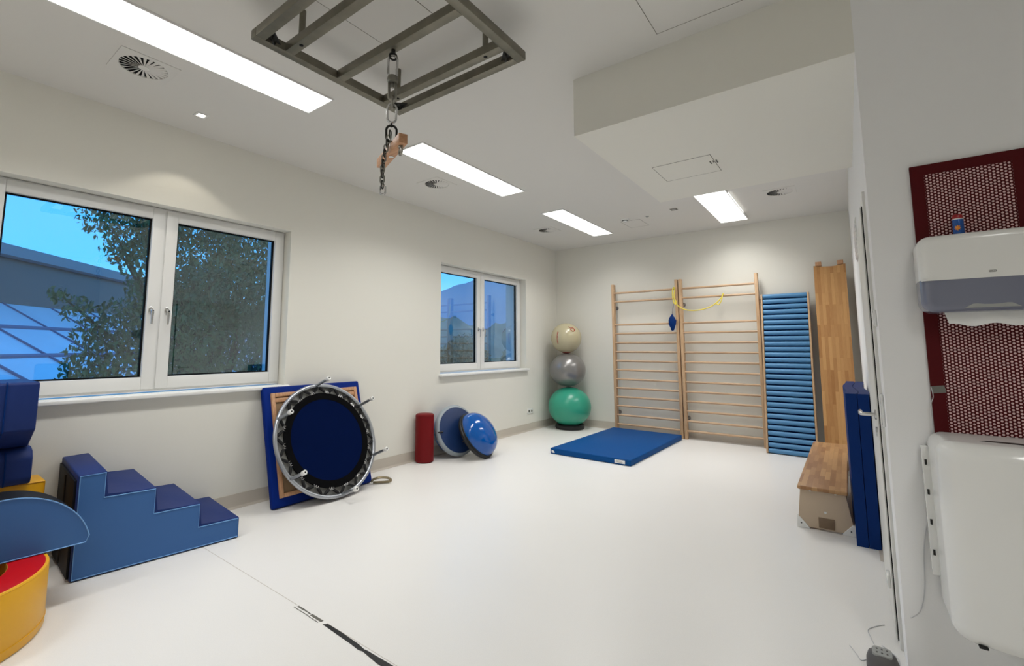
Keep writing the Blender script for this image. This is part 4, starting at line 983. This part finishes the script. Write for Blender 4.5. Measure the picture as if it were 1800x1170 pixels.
# grey speaker and its cables on the floor
sc = Vector((.030, 2.69, 0))
t = thing('round_speaker', 'small rounded grey speaker with a keypad top on the floor by the door', 'speaker', sc)
bm = BM(); lathe(bm, [(0, .001), (.040, .001), (.050, .010), (.056, .05), (.054, .085), (.046, .108), (.034, .117), (0, .120)], 40, Matrix.Translation(sc), 1.0, .9); bd = obj('speaker_body', bm, 'speaker_grey', t)
Mk = Matrix.Translation(sc+Vector((0, -.012, .1225))) @ Matrix.Rotation(R(14), 4, 'X')
bm = BM(); pts = rounded_rect(-.033, .033, -.024, .024, .014, 5); prism(bm, [Mk @ Vector((x, y, .002)) for x, y in pts], [Mk @ Vector((x, y, -.014)) for x, y in pts], .001, 1); kp = obj('keypad', bm, 'keypad', bd)
for x in (-.017, 0, .017):
    for y in (-.010, .010):
        bm = BM(); cyl(bm, Mk @ Vector((x, y, .002)), Mk @ Vector((x, y, .0032)), .0035, 10)
        if not hasattr(bpy, '_x'): obj('button', bm, 'speaker_grey', kp)
def cable(pts, label, r=.0018):
    b = BM(); tube(b, smooth_path(pts), r, 6); o = obj('floor_cable', b, 'thin_cable', loc=pts[0]); tag(o, label, 'cable', 'thin white cables on the floor by the speaker')
cable([(.055, 3.21, .002), (.02, 3.17, .002), (-.012, 3.11, .002), (-.005, 3.04, .002), (.006, 2.98, .002)], 'thin white cable curling on the floor farthest behind the speaker')
cable([(-.085, 2.90, .002), (-.06, 2.84, .002), (-.045, 2.80, .002), (-.02, 2.83, .002), (.01, 2.88, .002), (.035, 2.84, .003), (.05, 2.79, .002)], 'thin white cable looping on the floor left of the speaker')
cable([(.035, 2.99, .002), (.06, 2.96, .002), (.085, 2.92, .002), (.09, 2.88, .002), (.085, 2.80, .002), (.10, 2.72, .002)], 'thin white cable running on the floor along the door wall')

# teal chair behind the camera, seen mirrored in the window
t = thing('office_chair', 'teal office chair behind the camera', 'chair', (1.55, 1.8, 0))
bm = BM(); bx(bm, (1.50, 1.60, .62), (1.55, 2.02, 1.12), .04, 4); obj('backrest', bm, 'chair_teal', t)
bm = BM(); bx(bm, (1.54, 1.58, .42), (1.98, 2.04, .49), .03, 3); obj('seat', bm, 'chair_teal', t)
bm = BM(); cyl(bm, (1.76, 1.81, .06), (1.76, 1.81, .42), .025, 14); bx(bm, (1.515, 1.79, .44), (1.53, 1.83, .66), .004); obj('column', bm, 'dark_steel', t)
for k in range(5):
    a = 2*PI*k/5; bm = BM(); tube(bm, [(1.76, 1.81, .09), (1.76+.28*math.cos(a), 1.81+.28*math.sin(a), .05)], [.02, .014], 8); cyl(bm, (1.76+.28*math.cos(a)-.01, 1.81+.28*math.sin(a), .026), (1.76+.28*math.cos(a)+.01, 1.81+.28*math.sin(a), .026), .025, 12); obj('base_arm', bm, 'dark_steel', t)

# ------------------------------------------------------------------ outside the windows
bm = BM(); bx(bm, (-420, -300, -3.1), (XL-.4, 500, -3.0)); struct('floor_outside', bm, 'grass')
# wooded hill beyond
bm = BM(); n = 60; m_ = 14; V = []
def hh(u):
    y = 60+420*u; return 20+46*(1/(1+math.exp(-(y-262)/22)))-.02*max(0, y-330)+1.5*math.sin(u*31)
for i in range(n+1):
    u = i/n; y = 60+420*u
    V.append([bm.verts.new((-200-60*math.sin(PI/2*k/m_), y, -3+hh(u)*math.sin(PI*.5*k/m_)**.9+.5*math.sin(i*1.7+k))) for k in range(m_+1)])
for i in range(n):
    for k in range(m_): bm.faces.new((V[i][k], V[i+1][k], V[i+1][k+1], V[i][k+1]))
o = obj('hill', bm, 'hill_haze_blue', loc=(-200, 270, -3)); o['kind'] = 'structure'
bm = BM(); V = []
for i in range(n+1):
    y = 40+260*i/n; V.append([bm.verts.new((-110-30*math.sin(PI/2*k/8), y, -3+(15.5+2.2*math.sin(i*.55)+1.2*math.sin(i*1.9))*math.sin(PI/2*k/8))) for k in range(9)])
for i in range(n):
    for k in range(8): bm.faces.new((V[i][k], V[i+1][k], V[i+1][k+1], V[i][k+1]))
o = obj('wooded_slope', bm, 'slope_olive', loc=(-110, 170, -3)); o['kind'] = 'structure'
# neighbouring building: dark flat-roofed upper floor over a sloping blue glass roof
t = thing('glass_building', 'building with a dark flat-roofed top floor and a blue sloping glass roof outside', 'building', (-18, 2, -3))
bd = Vector((-.727, .686, 0)); bn = Vector((.686, .727, 0)); B0 = Vector((-20, 2.0, 0))
def PB(s, d, z): return B0+bd*s+bn*(-d)+Vector((0, 0, z))     # s along the facade, d away from us
def quadbox(bm, s0, s1, d0, d1, z0, z1, zt=None):
    A = [PB(s0, d0, z0), PB(s1, d0, z0), PB(s1, d1, z0), PB(s0, d1, z0)]; prism(bm, A, [PB(s0, d0, z1), PB(s1, d0, z1), PB(s1, d1, z1), PB(s0, d1, z1)])
bm = BM(); quadbox(bm, -14, 40, 0, 10, 2.7, 4.1); obj('upper_floor', bm, 'facade_dark', t)
bm = BM(); quadbox(bm, -14.2, 40.2, -.4, 10, 4.1, 4.42); obj('flat_roof', bm, 'facade_trim', t)
bm = BM(); A = [PB(-14, 0, 2.7), PB(40, 0, 2.7), PB(40, -5.2, -.4), PB(-14, -5.2, -.4)]; prism(bm, A, [p+Vector((0, 0, -.12)) for p in A]); gl = obj('glass_roof', bm, 'facade_glass', t)
bm = BM(); quadbox(bm, -14, 40, -5.2, 10, -3, -.5); obj('lower_wall', bm, 'facade_trim', t)
for k in range(28):
    s = -13+k*1.9; bm = BM(); A = [PB(s, -.0, 2.74), PB(s+.045, -.0, 2.74), PB(s+.045, -5.25, -.36), PB(s, -5.25, -.36)]; prism(bm, A, [p+Vector((0, 0, -.1)) for p in A]); obj('roof_bar', bm, 'facade_bar', t)
for q in (.25, .5, .75, .98):
    bm = BM(); z = 2.7-3.1*q; d_ = -5.2*q; A = [PB(-14, d_, z+.07), PB(40, d_, z+.07), PB(40, d_-.06, z+.02), PB(-14, d_-.06, z+.02)]; prism(bm, A, [p+Vector((0, 0, -.1)) for p in A]); obj('cross_bar', bm, 'facade_bar', t)
# leafy trees
def foliage(clumps, nleaf, size):
    bm = BM()
    wts = [c[3]**2.2 for c in clumps]
    for c in random.choices(clumps, wts, k=nleaf):
        v = Vector((random.gauss(0, 1), random.gauss(0, 1), random.gauss(0, 1))).normalized()*(random.random()**.38)*c[3]
        p = Vector(c[:3])+v; s = size*random.uniform(.6, 1.25)
        M_ = Matrix.Translation(p) @ Euler((random.uniform(0, 6.28), random.uniform(0, 6.28), random.uniform(0, 6.28))).to_matrix().to_4x4()
        vs = [bm.verts.new(M_ @ Vector(q)) for q in ((-s, 0, 0), (-.2*s, -.42*s, .08*s), (s, 0, 0), (-.2*s, .42*s, .08*s))]
        bm.faces.new(vs)
    return bm
def tree(name, base, clumps, label, nleaf, size, m='leaf'):
    t = thing(name, label, 'tree', base); base = Vector(base)
    bm = BM(); cs = [Vector(c[:3]) for c in clumps]; mid = sum(cs, Vector())/len(cs)
    fork = base.lerp(mid, .55); tube(bm, [base, base.lerp(fork, .5)+Vector((.05, .04, 0)), fork], [.16, .13, .10], 10)
    for c in cs: tube(bm, [fork, fork.lerp(c, .5)+Vector((0, 0, .12)), c], [.06, .035, .012], 6)
    obj('trunk', bm, 'bark', t); obj('foliage', foliage(clumps, nleaf, size), m, t, smooth=180)
random.seed(11)
cl = [(-9.0, 3.0, 1.7, .75), (-9.1, 2.35, 1.75, .45), (-8.9, 2.5, 1.15, .5), (-9.0, 3.5, 2.7, .8), (-9.0, 2.75, 3.3, .42), (-9.1, 3.1, 3.7, .6), (-9.2, 4.2, 1.4, 1.0), (-9.1, 4.4, 3.2, .95), (-9.3, 4.4, 2.2, 1.0),
      (-9.2, 5.4, 1.6, 1.05), (-9.2, 5.5, 2.9, .9), (-9.3, 5.8, 2.2, .9), (-9.0, 3.2, .5, .8), (-9.1, 4.4, .3, 1.0), (-9.2, 5.6, .5, 1.0), (-9.0, 2.55, 3.75, .75), (-9.0, 2.0, 3.4, .38), (-9.0, 2.2, 2.9, .25), (-9.0, 2.75, 2.75, .55), (-9.0, 2.45, 3.05, .38), (-9.0, 3.2, 2.2, .6), (-9.1, 3.9, 3.9, .9), (-9.2, 3.9, 2.4, .8), (-9.3, 3.3, 1.3, .7), (-9.0, 2.0, 1.15, .4), (-9.0, 1.95, .75, .4), (-9.0, 2.7, 2.3, .42), (-9.0, 1.75, 1.95, .22), (-9.0, 1.55, 2.15, .13), (-9.0, 1.95, 1.6, .25), (-9.1, 6.4, 1.6, .6)]
tree('leafy_tree', (-9.3, 4.3, -3), cl, 'large dark leafy tree right outside the large window', 52000, .05)
random.seed(5)
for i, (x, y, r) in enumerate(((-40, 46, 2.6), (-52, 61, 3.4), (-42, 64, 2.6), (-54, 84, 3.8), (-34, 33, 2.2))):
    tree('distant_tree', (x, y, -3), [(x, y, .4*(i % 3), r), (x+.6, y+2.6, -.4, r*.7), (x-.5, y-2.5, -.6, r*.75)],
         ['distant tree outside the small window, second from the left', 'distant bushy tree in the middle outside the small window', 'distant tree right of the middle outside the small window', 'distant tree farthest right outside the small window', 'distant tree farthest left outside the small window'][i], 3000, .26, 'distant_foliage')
